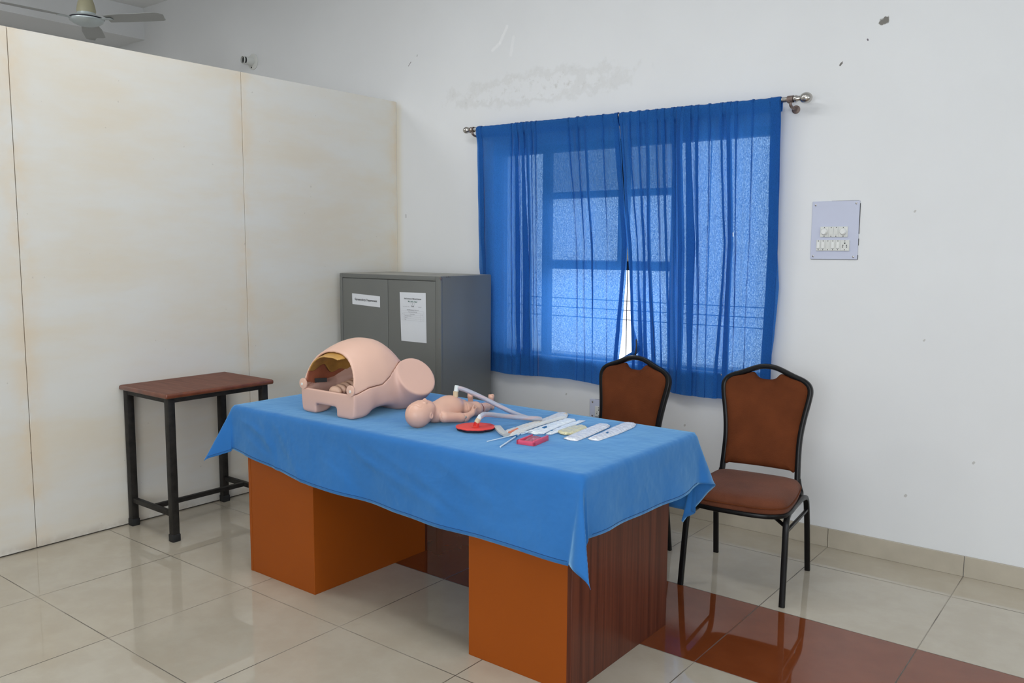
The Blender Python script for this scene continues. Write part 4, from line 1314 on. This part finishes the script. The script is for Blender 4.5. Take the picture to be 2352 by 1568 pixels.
# ================================================================== pelvis birthing trainer
TZ = DZ + .0052          # top of the cloth
pv = thing('pelvis_trainer', 'large pink vinyl childbirth pelvis model with open abdomen and thigh stumps', 'anatomical model', (1.495, -1.60, TZ))
h = .0038
lo, hi = (-.27, -.31, -.02), (.27, .28, .33)
G3 = grid3(lo, hi, h); X, Y, Z = G3
# belly dome
def prof_y(pts):
    ys = np.linspace(-.5, .4, 181); v = np.interp(ys, [p[0] for p in pts], [p[1] for p in pts])
    k = np.hanning(13); k /= k.sum(); v = np.convolve(np.pad(v, 6, mode='edge'), k, mode='valid')
    return np.interp(Y.ravel(), ys, v).reshape(Y.shape)
wY = prof_y([(-.5, .150), (-.28, .160), (-.20, .174), (-.10, .179), (0, .172), (.05, .158), (.09, .135), (.13, .095), (.165, .05), (.19, .02), (.4, .004)])
hY = prof_y([(-.5, .12), (-.28, .160), (-.24, .171), (-.20, .190), (-.15, .206), (-.09, .214), (-.04, .205), (0, .178), (.04, .135), (.08, .088), (.12, .050), (.16, .02), (.4, .004)])
q = ((np.abs(X) / wY) ** 2.35 + np.where(Z > .10, np.abs((Z - .10) / hY), np.abs((Z - .10) / .16)) ** 2.1) ** (1 / 2.2)
dome = (q - 1) * np.minimum(wY, .16)
butt = smin(s_ell(G3, (-.07, .05, .098), (.115, .165, .098)), s_ell(G3, (.07, .05, .098), (.115, .165, .098)), .05)
front = s_box(G3, (0, -.235, .056), (.166, .052, .056), .022)
mid = s_box(G3, (0, -.10, .085), (.150, .13, .045), .03)
base = smin(smin(front, mid, .05), butt, .06)
def thigh(s):
    n = np.array([s * .80, -.13, .585]); n /= np.linalg.norm(n)
    c = np.array([s * .206, .038, .150])
    b = c + n * .05; a = c - n * .20
    cap = s_cap(G3, a + np.array([0, .01, .0]), b, .098, .0905)
    pl = sum((G3[i] - c[i]) * n[i] for i in range(3))
    return smax(cap, pl, .008)
th = np.minimum(thigh(1), thigh(-1))
body = smin(smin(base, dome, .03), th, .02)
body = np.maximum(body, -(Y + .282))                      # open front plane
body = smax(body, -(Z - .0005), .012)
# arch under the loin and slot in the front foot
arch = np.sqrt(((Y + .115) / .085) ** 2 + ((Z + .005) / .040) ** 2) - 1
body = smax(body, -arch * .035, .02)
slot = s_box(G3, (-.010, -.25, .012), (.066, .12, .030), .012)
body = smax(body, -slot, .010)
# seam between the belly cover and the lower body
Ye = Y - .205 * np.clip(1 - (X / .168) ** 2, 0, 1)
seam = np.interp(Ye.ravel(), [-.5, -.30, -.27, -.206, -.13, -.083, -.062, -.052, -.045, .3], [.104, .104, .105, .124, .130, .158, .19, .215, .26, .9]).reshape(X.shape)
up_ = seam - Z
inner_dome = dome + .010
cutp = -(Y + .282 - .25 * np.clip(Z - .11, 0, 1))
shell = smax(smax(smin(dome, base, .03), up_ + .0010, .004), cutp, .004)
shell = smax(shell, -inner_dome, .007)
shell = smax(shell, th * -1 + .002, .004)
cav = s_ell(G3, (0, -.16, .115), (.148, .235, .095))
cavb = s_box(G3, (0, -.20, .12), (.140, .12, .06), .03)
cavity = smin(cav, cavb, .03)
cavity = np.maximum(cavity, -(Z - .045)) if False else cavity
rimwall = np.maximum(cavity, -(Y + .268))                  # keep a low front wall
lower = np.maximum(body, -(up_ + .0))
lower = np.maximum(lower, -(-up_) * 0 - 9)
lower = np.maximum(body, -up_ * 1.0 + .0)                  # below the seam
low_open = smax(lower, -rimwall, .006)
V, f = surface_nets(low_open, lo, h); V = relax(V, f, 2); mesh_obj('lower_body', V, f, M_skin2, pv)
V, f = surface_nets(shell, lo, h); V = relax(V, f, 2); V = relax(V, f, 8); mesh_obj('belly_cover', V, f, M_skin, pv)
# linings hanging inside the cover
wv = .168 + .018 * np.sin(26 * Y + .6) + .010 * np.sin(61 * Y)
ly = np.maximum(np.maximum(np.abs(inner_dome + .006) - .0035, wv - Z), np.maximum(-(Y + .272), Y - .05)); ly = np.maximum(ly, X - .06 - .3 * (Y + .27))
V, f = surface_nets(ly, lo, h); V = relax(V, f, 9); mesh_obj('yellow_lining', V, f, M_yel, pv)
lr = np.maximum(np.maximum(np.abs(inner_dome + .003) - .004, .118 + .008 * np.sin(40 * Y) - Z), np.maximum(-(Y + .270), Y - .07)); lr = np.maximum(lr, Z - wv - .004); lr = np.maximum(lr, X - .07)
V, f = surface_nets(lr, lo, h); V = relax(V, f, 6); mesh_obj('reddish_lining', V, f, M_redl, pv)
# vertebrae ridge inside the tray
sp_ = None
for k in range(5):
    c = (.006 - .006 * k, -.240 + .031 * k, .098 + .004 * k)
    e = s_ell(G3, c, (.036, .019, .024)); sp_ = e if sp_ is None else smin(sp_, e, .006)
V, f = surface_nets(sp_, lo, h); V = relax(V, f, 2); mesh_obj('spine', V, f, M_organ, pv)
bm = bmesh.new(); add_box(bm, (-.0195, -.0015, -.009), (.0195, .0015, .009), M=Matrix.Translation((-.131, -.205, .128)) @ Matrix.Rotation(math.radians(62), 4, 'Z') @ Matrix.Scale(1.35, 4, (1, 0, 0)))
bm_obj('black_sticker', bm, M_ink, pv, smooth=False)
for s, cx in ((1, .149), (-1, -.151)):
    bm = bmesh.new()
    ring = []
    M = axis_matrix((cx, -.2835, .121), (0, -1, 0))
    add_lathe(bm, [(0, -.004), (.0225, -.004), (.0235, -.001), (.0225, .0025), (.018, .0035), (0, .0038)], 32, M)
    tb = bm_obj('snap_tab', bm, M_skin, pv)
    bm = bmesh.new(); add_lathe(bm, [(0, .003), (.0055, .003), (.0058, .006), (.0035, .0072), (.002, .006), (0, .006)], 20, axis_matrix((cx + .003 * s, -.2835, .119), (0, -1, 0)))
    bm_obj('snap_rivet', bm, M_white, tb)
# soft flap at the far end of the cover
hh = .003; lo2, hi2 = (-.06, .06, .12), (.08, .22, .28)
g = grid3(lo2, hi2, hh)
lab = smin(s_cap(g, (-.013, .072, .214), (-.010, .118, .180), .011, .010), s_cap(g, (.013, .072, .214), (.010, .118, .180), .011, .010), .003)
V, f = surface_nets(lab, lo2, hh); V = relax(V, f, 2); mesh_obj('birth_canal_insert', V, f, mat('deeper_pink_vinyl', (.62, .30, .24), .45), pv)

# ================================================================== newborn doll
BO = (1.945, -1.60, TZ)
db = thing('newborn_doll', 'small flesh-coloured newborn baby doll lying on its back on the blue cloth', 'doll', BO)
h = .0019
lo, hi = (-.135, -.285, -.006), (.125, .285, .132)
G3 = grid3(lo, hi, h); X, Y, Z = G3
K = .012
# head: cranium, face, jaw; crown towards -y, face upwards and slightly turned
hd = s_ell(G3, (.008, -.212, .052), (.0485, .053, .0520))
hd = smin(hd, s_ell(G3, (.013, -.178, .066), (.038, .043, .040)), .022)
hd = smin(hd, s_ell(G3, (.018, -.158, .080), (.015, .013, .013)), .016)            # chin
hd = smin(hd, s_ell(G3, (-.004, -.166, .078), (.016, .018, .018)), .012)            # cheeks
hd = smin(hd, s_ell(G3, (.034, -.172, .074), (.015, .019, .018)), .012)
hd = smin(hd, s_ell(G3, (.017, -.183, .1075), (.0062, .0085, .0068)), .006)         # nose
hd = smin(hd, s_ell(G3, (.017, -.199, .1015), (.022, .006, .004)), .008)            # brow
for ex in (.003, .031):
    hd = smax(hd, -s_ell(G3, (ex, -.1915, .1085), (.0085, .0055, .0045)), .005)      # eye sockets
    hd = smin(hd, s_ell(G3, (ex, -.1905, .1015), (.0080, .0050, .0038)), .002)       # closed lids
hd = smin(hd, s_ell(G3, (.017, -.1715, .1015), (.0095, .0032, .0040)), .003)        # lips
hd = smin(hd, s_ell(G3, (.018, -.1655, .0985), (.0080, .0032, .0040)), .003)
hd = smax(hd, -s_ell(G3, (.0175, -.1685, .1055), (.0085, .0011, .003)), .002)
# sutures on the crown
def crown(x, y): return (x, y, .052 + .052 * math.sqrt(max(0, 1 - ((x - .008) / .0485) ** 2 - ((y + .212) / .053) ** 2)) + .0002)
for line in ([(.009, -.262), (.010, -.252), (.012, -.242)], [(.012, -.242), (.022, -.236), (.034, -.233), (.042, -.224)], [(.012, -.242), (.002, -.240), (-.010, -.236), (-.02, -.226)]):
    for a, b in zip(line[:-1], line[1:]):
        hd = smax(hd, -s_cap(G3, crown(*a), crown(*b), .0013, .0013), .002)
for sx in (1, -1):                                                                   # ears
    ec = (.008 + sx * .0475, -.187, .050)
    ear = s_ell(G3, ec, (.0065, .0095, .0135))
    ear = smax(ear, -s_ell(G3, (ec[0] + sx * .005, ec[1] - .001, ec[2] + .001), (.004, .0058, .009)), .002)
    hd = smin(hd, ear, .004)
bd = smin(s_ell(G3, (.006, -.105, .046), (.052, .060, .042)), s_ell(G3, (.002, -.028, .051), (.058, .068, .0515)), .03)
bd = smin(bd, s_ell(G3, (-.002, .040, .038), (.050, .038, .036)), .025)
bd = smin(bd, s_cap(G3, (.008, -.165, .050), (.008, -.130, .046), .027, .030), .016)
bd = smin(bd, hd, .010)
bd = smax(bd, -s_ell(G3, (.010, -.005, .105), (.006, .006, .004)), .003)
def limb(d, pts, rs, k=.010):
    for i in range(len(pts) - 1):
        d = smin(d, s_cap(G3, pts[i], pts[i + 1], rs[i], rs[i + 1]), k)
    return d
# near arm (+x) and far arm
def arm(s):
    d = s_cap(G3, (s * .056, -.114, .034), (s * .074, -.040, .022), .0225, .0185)
    return limb(d, [(s * .074, -.040, .022), (s * .080, -.015, .0195), (s * .083, .022, .030)], [.0185, .0165, .0115], .008)
def hand(s, d):
    w = np.array([s * .083, .022, .030])
    d = smin(d, s_cap(G3, w, w + (s * -.002, .012, .006), .0105, .0105), .006)
    d = smin(d, s_box(G3, w + np.array([s * -.003, .016, .007]), (.0065, .0095, .0105), .006), .006)
    for k in range(4):
        z0 = -.0075 + k * .0056; L = (.0085, .0105, .011, .0095)[k]
        a = w + np.array([s * -.001, .024, .007 + z0]); b = a + np.array([s * -.002, L, .001 * k]); c = b + np.array([s * -.008, -.001, 0])
        f = smin(s_cap(G3, a, b, .0034, .0031), s_cap(G3, b, c, .0031, .0027), .0015)
        d = smin(d, f, .0015)
    a = w + np.array([s * -.006, .010, .013]); b = a + np.array([s * -.003, .009, .011]); c = b + np.array([s * .001, .006, .006])
    d = smin(d, smin(s_cap(G3, a, b, .0042, .0036), s_cap(G3, b, c, .0036, .0030), .002), .003)
    return d
ar = hand(1, arm(1)); al = hand(-1, arm(-1))
bd = smin(bd, np.minimum(ar, al), .004)
# legs
def leg(pts, rs): return limb(s_cap(G3, pts[0], pts[1], rs[0], rs[1]), pts[1:], rs[1:], .008)
lr_ = leg([(.030, .045, .037), (.040, .095, .034), (.032, .138, .027), (.014, .190, .022), (.002, .232, .018)], [.033, .029, .0225, .0200, .0125])
ll_ = leg([(-.030, .045, .037), (-.058, .085, .040), (-.076, .115, .040), (-.076, .150, .030), (-.076, .182, .022)], [.033, .029, .0230, .0195, .0125])
def foot(d, an, tilt):
    a = np.array(an)
    fx, fy, fz = tilt
    t = np.array(tilt, float); t /= np.linalg.norm(t)
    sd = np.cross(t, (0, 1, 0)); sd /= np.linalg.norm(sd)
    toe = a + t * .040
    d = smin(d, s_cap(G3, a + np.array([0, .006, -.003]), toe, .0125, .0105), .006)
    d = smin(d, s_cap(G3, toe - sd * .007, toe + sd * .007, .0075, .0068), .006)
    for k in range(5):
        o = toe + sd * (-.0125 + .0062 * k) + t * (.006 - .0012 * abs(k - 1))
        r = (.0043, .0034, .0032, .0030, .0028)[k]
        d = smin(d, s_cap(G3, o, o + t * .0075 + np.array([0, -.001, 0]), r, r * .9), .0018)
    return d
lr_ = foot(lr_, (.000, .246, .0165), (.02, .01, 1))
ll_ = foot(ll_, (-.076, .196, .0185), (.02, .0, 1))
bd = smin(bd, smin(lr_, ll_, .006), .012)
# joint grooves of the vinyl doll
def groove(d, c, n, r, depth=.0014, w=.0011):
    n = np.array(n, float); n /= np.linalg.norm(n)
    pl = sum((G3[i] - c[i]) * n[i] for i in range(3))
    rr = np.sqrt(sum((G3[i] - c[i]) ** 2 for i in range(3)))
    m = np.maximum(np.abs(pl) - w, rr - r)
    shell_ = np.maximum(m, -(d + depth))
    return np.maximum(d, -shell_)
bd = groove(bd, (.050, -.108, .036), (.75, .30, .25), .034)
bd = groove(bd, (.036, .122, .030), (-.15, 1, 0), .032, .002, .0014)
bd = groove(bd, (.030, .050, .040), (.55, .75, .1), .040)
bd = groove(bd, (.0775, -.028, .021), (.1, 1, 0), .024, .0018, .0012)
bd = np.maximum(bd, -(Z - .0002))
V, f = surface_nets(bd, lo, h); V = relax(V, f, 1); mesh_obj('doll_body', V, f, M_babyskin, db)
bm = bmesh.new(); add_lathe(bm, [(0, 0), (.0052, 0), (.0052, .0015), (.003, .0028), (0, .003)], 20, axis_matrix((.0935, -.028, .0245), (1, -.25, .35)))
bm_obj('elbow_rivet', bm, M_chrome, db)
M_knee = mat('dark_red_joint', (.20, .03, .02), .5)
bm = bmesh.new(); add_tube(bm, [(.036 + .0248 * math.cos(a), .1225 - .15 * .0248 * -math.cos(a) * 1, .030 + .0248 * math.sin(a)) for a in np.linspace(-.35, 1.15, 12)], .0012, 6)
bm_obj('knee_joint_ring', bm, M_knee, db)

# ================================================================== umbilical cord with placenta pad
NAV = (1.962, -1.602, TZ + .098)
DISC = (2.147, -1.694, TZ)
pd = thing('placenta_pad', 'round red foam disc with dark underside and a red stem on the cloth', 'anatomical model', DISC)
rng = np.random.RandomState(5)
n = 72; edge = [(.0775 + .0012 * math.sin(9 * a + 1) + .0009 * math.sin(23 * a) + .0006 * rng.randn()) for a in np.linspace(0, 2 * math.pi, n, endpoint=False)]
def disc_mesh(name, z0, z1, k, m, parent, warp):
    V, F = [], []
    for (s, z) in ((0.0, z0), (.6, z0), (.97, z0), (1.0, (z0 + z1) / 2), (.985, z1), (.6, z1), (0.0, z1)):
        for i, r in enumerate(edge):
            a = 2 * math.pi * i / n
            V.append((r * k * s * math.cos(a), r * k * s * math.sin(a), z + warp * s * s * (.5 + .5 * math.sin(a + 2.4))))
    for j in range(6):
        for i in range(n):
            F.append((j * n + i, j * n + (i + 1) % n, (j + 1) * n + (i + 1) % n, (j + 1) * n + i))
    return mesh_obj(name, V, F, m, parent)
disc_mesh('underside', .0002, .0075, .955, M_navy, pd, .003)
disc_mesh('foam_sheet', .0078, .0125, 1.0, M_red, pd, .003)
bm = bmesh.new(); add_lathe(bm, [(.020, .0135), (.015, .0145), (.0105, .018), (.0095, .028), (.0088, .034), (0, .034)], 24, axis_matrix((.010, -.008, .0), (.06, .03, 1)))
for k in range(6):
    a = k * 1.05; add_tube(bm, [(.010 + .010 * math.cos(a), -.008 + .010 * math.sin(a), .016), (.011 + .0098 * math.cos(a), -.008 + .0098 * math.sin(a), .030)], .0016, 6)
bm_obj('stem', bm, M_redp, pd)

cd = thing('umbilical_cord', 'clear plastic umbilical cord with red and blue strands joining doll and red disc', 'tube', NAV)
def cl(p): return (p[0] - NAV[0], p[1] - NAV[1], p[2] - NAV[2])
pathA = [(1.960, -1.597, TZ + .120), (1.9625, -1.592, TZ + .1275), (1.974, -1.585, TZ + .1285), (2.000, -1.570, TZ + .119), (2.050, -1.540, TZ + .094), (2.110, -1.507, TZ + .062), (2.170, -1.474, TZ + .032), (2.225, -1.445, TZ + .014), (2.262, -1.428, TZ + .0095)]
pathB = [(2.271, -1.434, TZ + .0150), (2.262, -1.452, TZ + .020), (2.225, -1.500, TZ + .026), (2.195, -1.545, TZ + .034), (2.178, -1.590, TZ + .043), (2.172, -1.630, TZ + .052), (2.171, -1.664, TZ + .058), (2.1715, -1.680, TZ + .059), (2.168, -1.688, TZ + .052)]
def strands(path, rad, mname):
    P = [Vector(cl(p)) for p in catmull(path, 10)]
    bm = bmesh.new(); add_tube(bm, P, rad, 18)
    tube = bm_obj('clear_sleeve', bm, M_sleeve, cd)
    L = 0.0; Ls = [0.0]
    for a, b in zip(P[:-1], P[1:]): L += (b - a).length; Ls.append(L)
    for nm, ph, m in (('red_strand', 0, M_rs), ('blue_strand', 2.1, M_bs), ('blue_strand', 4.2, M_bs)):
        pts = []
        prev = None
        for i, p in enumerate(P):
            t = (P[min(i + 1, len(P) - 1)] - P[max(i - 1, 0)]).normalized()
            a = Vector((0, 0, 1)); b = t.cross(a).normalized(); c = b.cross(t)
            th = Ls[i] * 62 + ph
            pts.append(p + (b * math.cos(th) + c * math.sin(th)) * rad * .46)
        bm = bmesh.new(); add_tube(bm, pts, rad * .42, 8); bm_obj(nm, bm, m, tube)
M_rs = mat('red_strand_plastic', (.70, .12, .10), .4); M_bs = mat('blue_strand_plastic', (.10, .15, .42), .4)
M_sleeve = make_clear('clear_sleeve', (.80, .82, .88), .42, .10)
strands(pathA, .0092, 'a'); strands(pathB, .0098, 'b')
bm = bmesh.new(); add_lathe(bm, [(0, -.004), (.0105, -.004), (.0105, .020), (0, .020)], 22, axis_matrix(cl(NAV), (.0, .02, 1))); bm_obj('connector', bm, M_cream, cd)
bm = bmesh.new(); add_lathe(bm, [(0, .019), (.0100, .019), (.0098, .040), (.008, .044), (0, .044)], 22, axis_matrix(cl(NAV), (-.05, .25, 1))); bm_obj('connector_tip', bm, M_tip, cd)
SB = (DISC[0] + .0125, DISC[1] - .0065, TZ + .0335); dirB = (.011, .020, .034)
bm = bmesh.new(); add_lathe(bm, [(0, -.004), (.0100, -.004), (.0100, .013), (0, .013)], 22, axis_matrix(cl(SB), dirB)); bm_obj('connector', bm, M_cream, cd)
bm = bmesh.new(); add_lathe(bm, [(0, .0128), (.0096, .0128), (.0092, .026), (.0075, .030), (0, .030)], 22, axis_matrix(cl(SB), dirB)); bm_obj('connector_tip', bm, M_tip, cd)

# ================================================================== packets and instruments
def pouch(name, label, cat, outline, m, height=.006, z0=0.0, seed=1, noise=.0015, group='sterile packets on the cloth', parts=None, tiltz=None):
    cx = sum(p[0] for p in outline) / len(outline); cy = sum(p[1] for p in outline) / len(outline)
    t = thing(name, label, cat, (cx, cy, TZ + z0), group=group)
    rng = np.random.RandomState(seed)
    O = np.array(outline) - np.array([cx, cy])
    ev, vec = np.linalg.eigh(O.T @ O); ax = vec[:, 1]; pr0 = O @ ax
    ia, ib = int(np.argmin(pr0)), int(np.argmax(pr0)); nO = len(O)
    def chain(i0, i1, step):
        out = [O[i0]]; k = i0
        while k != i1:
            k = (k + step) % nO; out.append(O[k])
        return np.array(out)
    def resample(c, n):
        L = np.concatenate([[0], np.cumsum(np.linalg.norm(np.diff(c, axis=0), axis=1))]); t_ = np.linspace(0, L[-1], n)
        return np.stack([np.interp(t_, L, c[:, 0]), np.interp(t_, L, c[:, 1])], 1)
    Lc, Rc = chain(ia, ib, 1), chain(ia, ib, -1)
    span = np.linalg.norm(O[ib] - O[ia]); ns = max(20, int(span / .0035)); ms = 18
    Lr, Rr = resample(Lc, ns), resample(Rc, ns)
    pp = rng.rand(12) * 6.28
    waves = [(w_, k_ * math.cos(t_), k_ * math.sin(t_), rng.rand() * 6) for w_, k_, t_ in zip((1, .8, .7, .5, .4, .3), (90, 140, 210, 330, 480, 700), rng.rand(6) * 3.14)]
    def nz(x, y):
        a = sum(w * abs(math.sin(kx * x + ky * y + p_)) for w, kx, ky, p_ in waves)
        return noise * (a - 1.4)
    V, F = [], []
    for top in (1, 0):
        for i in range(ns):
            for j_ in range(ms + 1):
                v = j_ / ms; p = Lr[i] * (1 - v) + Rr[i] * v
                e = min(1, 4 * min(v, 1 - v)) * min(1, 7 * min(i, ns - 1 - i) / (ns - 1) + .0)
                hh_ = math.sin(e * math.pi / 2)
                jx = .0007 * rng.randn() if j_ in (0, ms) or i in (0, ns - 1) else 0
                if top: zz = height * hh_ + nz(p[0], p[1]) * (.3 + .7 * hh_) + noise * 1.5 + .0008
                else: zz = .0003 if hh_ > .12 else max(.0003, nz(p[0], p[1]) * .3 + noise * 1.2)
                V.append((p[0] + (jx if top else 0), p[1], max(zz, .0003 + .0004 * top)))
    q_ = ns * (ms + 1)
    for top in (0, 1):
        for i in range(ns - 1):
            for j_ in range(ms):
                a = (0 if top else q_) + i * (ms + 1) + j_
                f = (a, a + 1, a + ms + 2, a + ms + 1)
                F.append(f if top else f[::-1])
    for i in range(ns - 1):
        for j_ in (0, ms):
            a = i * (ms + 1) + j_; F.append((a, a + ms + 1, a + ms + 1 + q_, a + q_))
    for i in (0, ns - 1):
        for j_ in range(ms):
            a = i * (ms + 1) + j_; F.append((a, a + 1, a + 1 + q_, a + q_))
    mesh_obj('pouch', V, F, m, t)
    return t, (cx, cy)

def rod_part(t, c, name, a, b, r, m, z=.004):
    bm = bmesh.new(); add_tube(bm, [(a[0] - c[0], a[1] - c[1], a[2] if len(a) > 2 else z), (b[0] - c[0], b[1] - c[1], b[2] if len(b) > 2 else z)], r, 10)
    return bm_obj(name, bm, m, t)

t, c = pouch('packet', 'long milky wrapped packet with a folded end, beside the red disc', 'packet',
    [(2.262, -1.668), (2.292, -1.700), (2.327, -1.712), (2.331, -1.690), (2.318, -1.600), (2.304, -1.500), (2.300, -1.380), (2.300, -1.290), (2.262, -1.222), (2.205, -1.214), (2.226, -1.290), (2.244, -1.420), (2.252, -1.560)], M_film2, .008, 0, 2, .0010)
rod_part(t, c, 'spatula_strip', (2.300, -1.680), (2.262, -1.240), .0055, mat('pale_wood_strip', (.62, .48, .33), .6), .006)
rod_part(t, c, 'orange_strip', (2.309, -1.690), (2.294, -1.620), .0062, mat('orange_card', (.72, .22, .12), .6), .0085)
bm = bmesh.new()
add_sqtube(bm, [(2.212 - c[0], -1.640 - c[1], .011), (2.245 - c[0], -1.668 - c[1], .010), (2.285 - c[0], -1.700 - c[1], .009), (2.318 - c[0], -1.716 - c[1], .007)], .028, .012, r=.25)
bm_obj('folded_end', bm, M_film2, t)
t, c = pouch('packet', 'clear crumpled packet holding a syringe, next to the long wrapped packet', 'packet',
    [(2.330, -1.628), (2.352, -1.618), (2.385, -1.628), (2.402, -1.596), (2.372, -1.440), (2.362, -1.318), (2.338, -1.290), (2.312, -1.322), (2.316, -1.450)], M_film, .006, 0, 3, .0013)
rod_part(t, c, 'syringe_barrel', (2.358, -1.595), (2.340, -1.440), .0048, M_stick, .0065)
rod_part(t, c, 'syringe_plunger', (2.340, -1.440), (2.334, -1.340), .0028, M_white, .006)
rod_part(t, c, 'blue_cap', (2.362, -1.545), (2.359, -1.522), .0062, M_bluec, .009)
t, c = pouch('packet', 'flat see-through packet lying between syringe packet and yellowish packet', 'packet',
    [(2.412, -1.600), (2.432, -1.592), (2.428, -1.500), (2.410, -1.420), (2.398, -1.330), (2.392, -1.292), (2.372, -1.310), (2.376, -1.420), (2.392, -1.520)], M_film, .004, .0004, 4, .0012)
rod_part(t, c, 'blue_connector', (2.408, -1.560), (2.405, -1.545), .005, M_bluec, .005)
rod_part(t, c, 'thin_tube', (2.412, -1.590), (2.386, -1.330), .0022, M_stick, .004)
t, c = pouch('packet', 'squarish yellowed film packet between the clear and foil packets', 'packet',
    [(2.418, -1.535), (2.452, -1.560), (2.482, -1.562), (2.496, -1.530), (2.480, -1.412), (2.452, -1.392), (2.424, -1.402), (2.414, -1.470)], M_filmy, .006, .0008, 5, .0016)
bm = bmesh.new(); add_box(bm, (2.440 - c[0], -1.530 - c[1], .003), (2.470 - c[0], -1.475 - c[1], .0075), bevel=.002); bm_obj('yellow_swab', bm, mat('yellow_sponge', (.80, .60, .22), .8), t)
t, c = pouch('packet', 'silvery foil packet, left one of the two at the right end of the row', 'packet',
    [(2.503, -1.614), (2.538, -1.624), (2.567, -1.614), (2.556, -1.500), (2.533, -1.340), (2.520, -1.310), (2.492, -1.300), (2.468, -1.322), (2.484, -1.480)], M_foil, .006, .0004, 6, .0013)
t, c = pouch('packet', 'silvery foil packet nearest the right end of the desk, with a blue spot', 'packet',
    [(2.575, -1.560), (2.598, -1.572), (2.625, -1.562), (2.624, -1.420), (2.608, -1.276), (2.588, -1.222), (2.560, -1.204), (2.536, -1.240), (2.548, -1.360), (2.566, -1.470)], M_foil, .006, .0003, 7, .0013)
rod_part(t, c, 'blue_connector', (2.596, -1.462), (2.594, -1.449), .0050, M_bluec, .0078)
rod_part(t, c, 'thin_tube', (2.600, -1.545), (2.594, -1.455), .0026, mat('beige_tube', (.6, .5, .42), .5), .0075)

# thin white sticks
t = thing('inserter_rod', 'thin white plastic rod with a curled tip on the cloth', 'instrument', (2.322, -1.727, TZ), group='white inserter sticks')
bm = bmesh.new()
pp = catmull([(2.315, -1.828, .0022), (2.321, -1.760, .0022), (2.327, -1.690, .0022), (2.331, -1.640, .004), (2.336, -1.624, .006), (2.344, -1.622, .0065), (2.348, -1.634, .006), (2.344, -1.650, .004), (2.338, -1.655, .003)], 6)
add_tube(bm, [(x - 2.322, y + 1.727, z) for x, y, z in pp], .0019, 8); bm_obj('rod', bm, M_stick, t)
t = thing('inserter_tube', 'thicker pale stick with a small blue collar in front of the pink tray', 'instrument', (2.375, -1.775, TZ), group='white inserter sticks')
bm = bmesh.new(); add_tube(bm, [(2.407 - 2.375, -1.865 + 1.775, .0032), (2.350 - 2.375, -1.700 + 1.775, .0034)], .0030, 10); bm_obj('tube', bm, M_stick, t)
bm = bmesh.new(); add_tube(bm, catmull([(2.350 - 2.375, -1.700 + 1.775, .0036), (2.338 - 2.375, -1.665 + 1.775, .0046), (2.331 - 2.375, -1.645 + 1.775, .006), (2.340 - 2.375, -1.636 + 1.775, .007)], 5), .0022, 8); bm_obj('arm_tip', bm, M_white, t)
bm = bmesh.new(); add_tube(bm, [(2.3535 - 2.375, -1.710 + 1.775, .0052), (2.3495 - 2.375, -1.698 + 1.775, .0052)], .0052, 12, flat=.9); bm_obj('blue_collar', bm, M_bluec, t)

# pink tray with crumpled film
t = thing('pink_tray', 'small pink-red plastic tray holding crumpled clear film, front edge of the row', 'tray', (2.445, -1.725, TZ), math.radians(8))
bm = bmesh.new()
W2, D2 = .0365, .0555
add_box(bm, (-W2, -D2, 0), (W2, D2, .0035), bevel=.001)
add_box(bm, (-W2, -D2, .0005), (W2, -D2 + .010, .015), bevel=.0015)
add_box(bm, (-W2, -D2, .0005), (-W2 + .008, D2, .015), bevel=.0015)
add_box(bm, (W2 - .008, -D2, .0005), (W2, D2, .019), bevel=.0015)
bmesh.ops.remove_doubles(bm, verts=bm.verts, dist=1e-6)
bm_obj('tray_body', bm, M_pink, t)
V, F = [], []
rng = np.random.RandomState(9)
nx, ny = 12, 16
for j in range(ny + 1):
    for i in range(nx + 1):
        x = -W2 + .0095 + (2 * W2 - .019) * i / nx; y = -D2 + .0115 + (2 * D2 - .013) * j / ny
        e = math.sin(math.pi * i / nx) * math.sin(math.pi * j / ny)
        V.append((x, y, .0045 + .0165 * e ** .6 * (.5 + .5 * rng.rand()) + .0008))
for j in range(ny):
    for i in range(nx):
        a = j * (nx + 1) + i; F.append((a, a + 1, a + nx + 2, a + nx + 1))
mesh_obj('crumpled_film', V, F, make_clear('pinkish_film', (.62, .30, .42), .30, .15), t, smooth=False)
for o in list(bpy.data.objects):
    if o.type == 'MESH' and len(o.data.polygons) == 0 and not [c for c in bpy.data.objects if c.parent == o]:
        bpy.data.objects.remove(o)
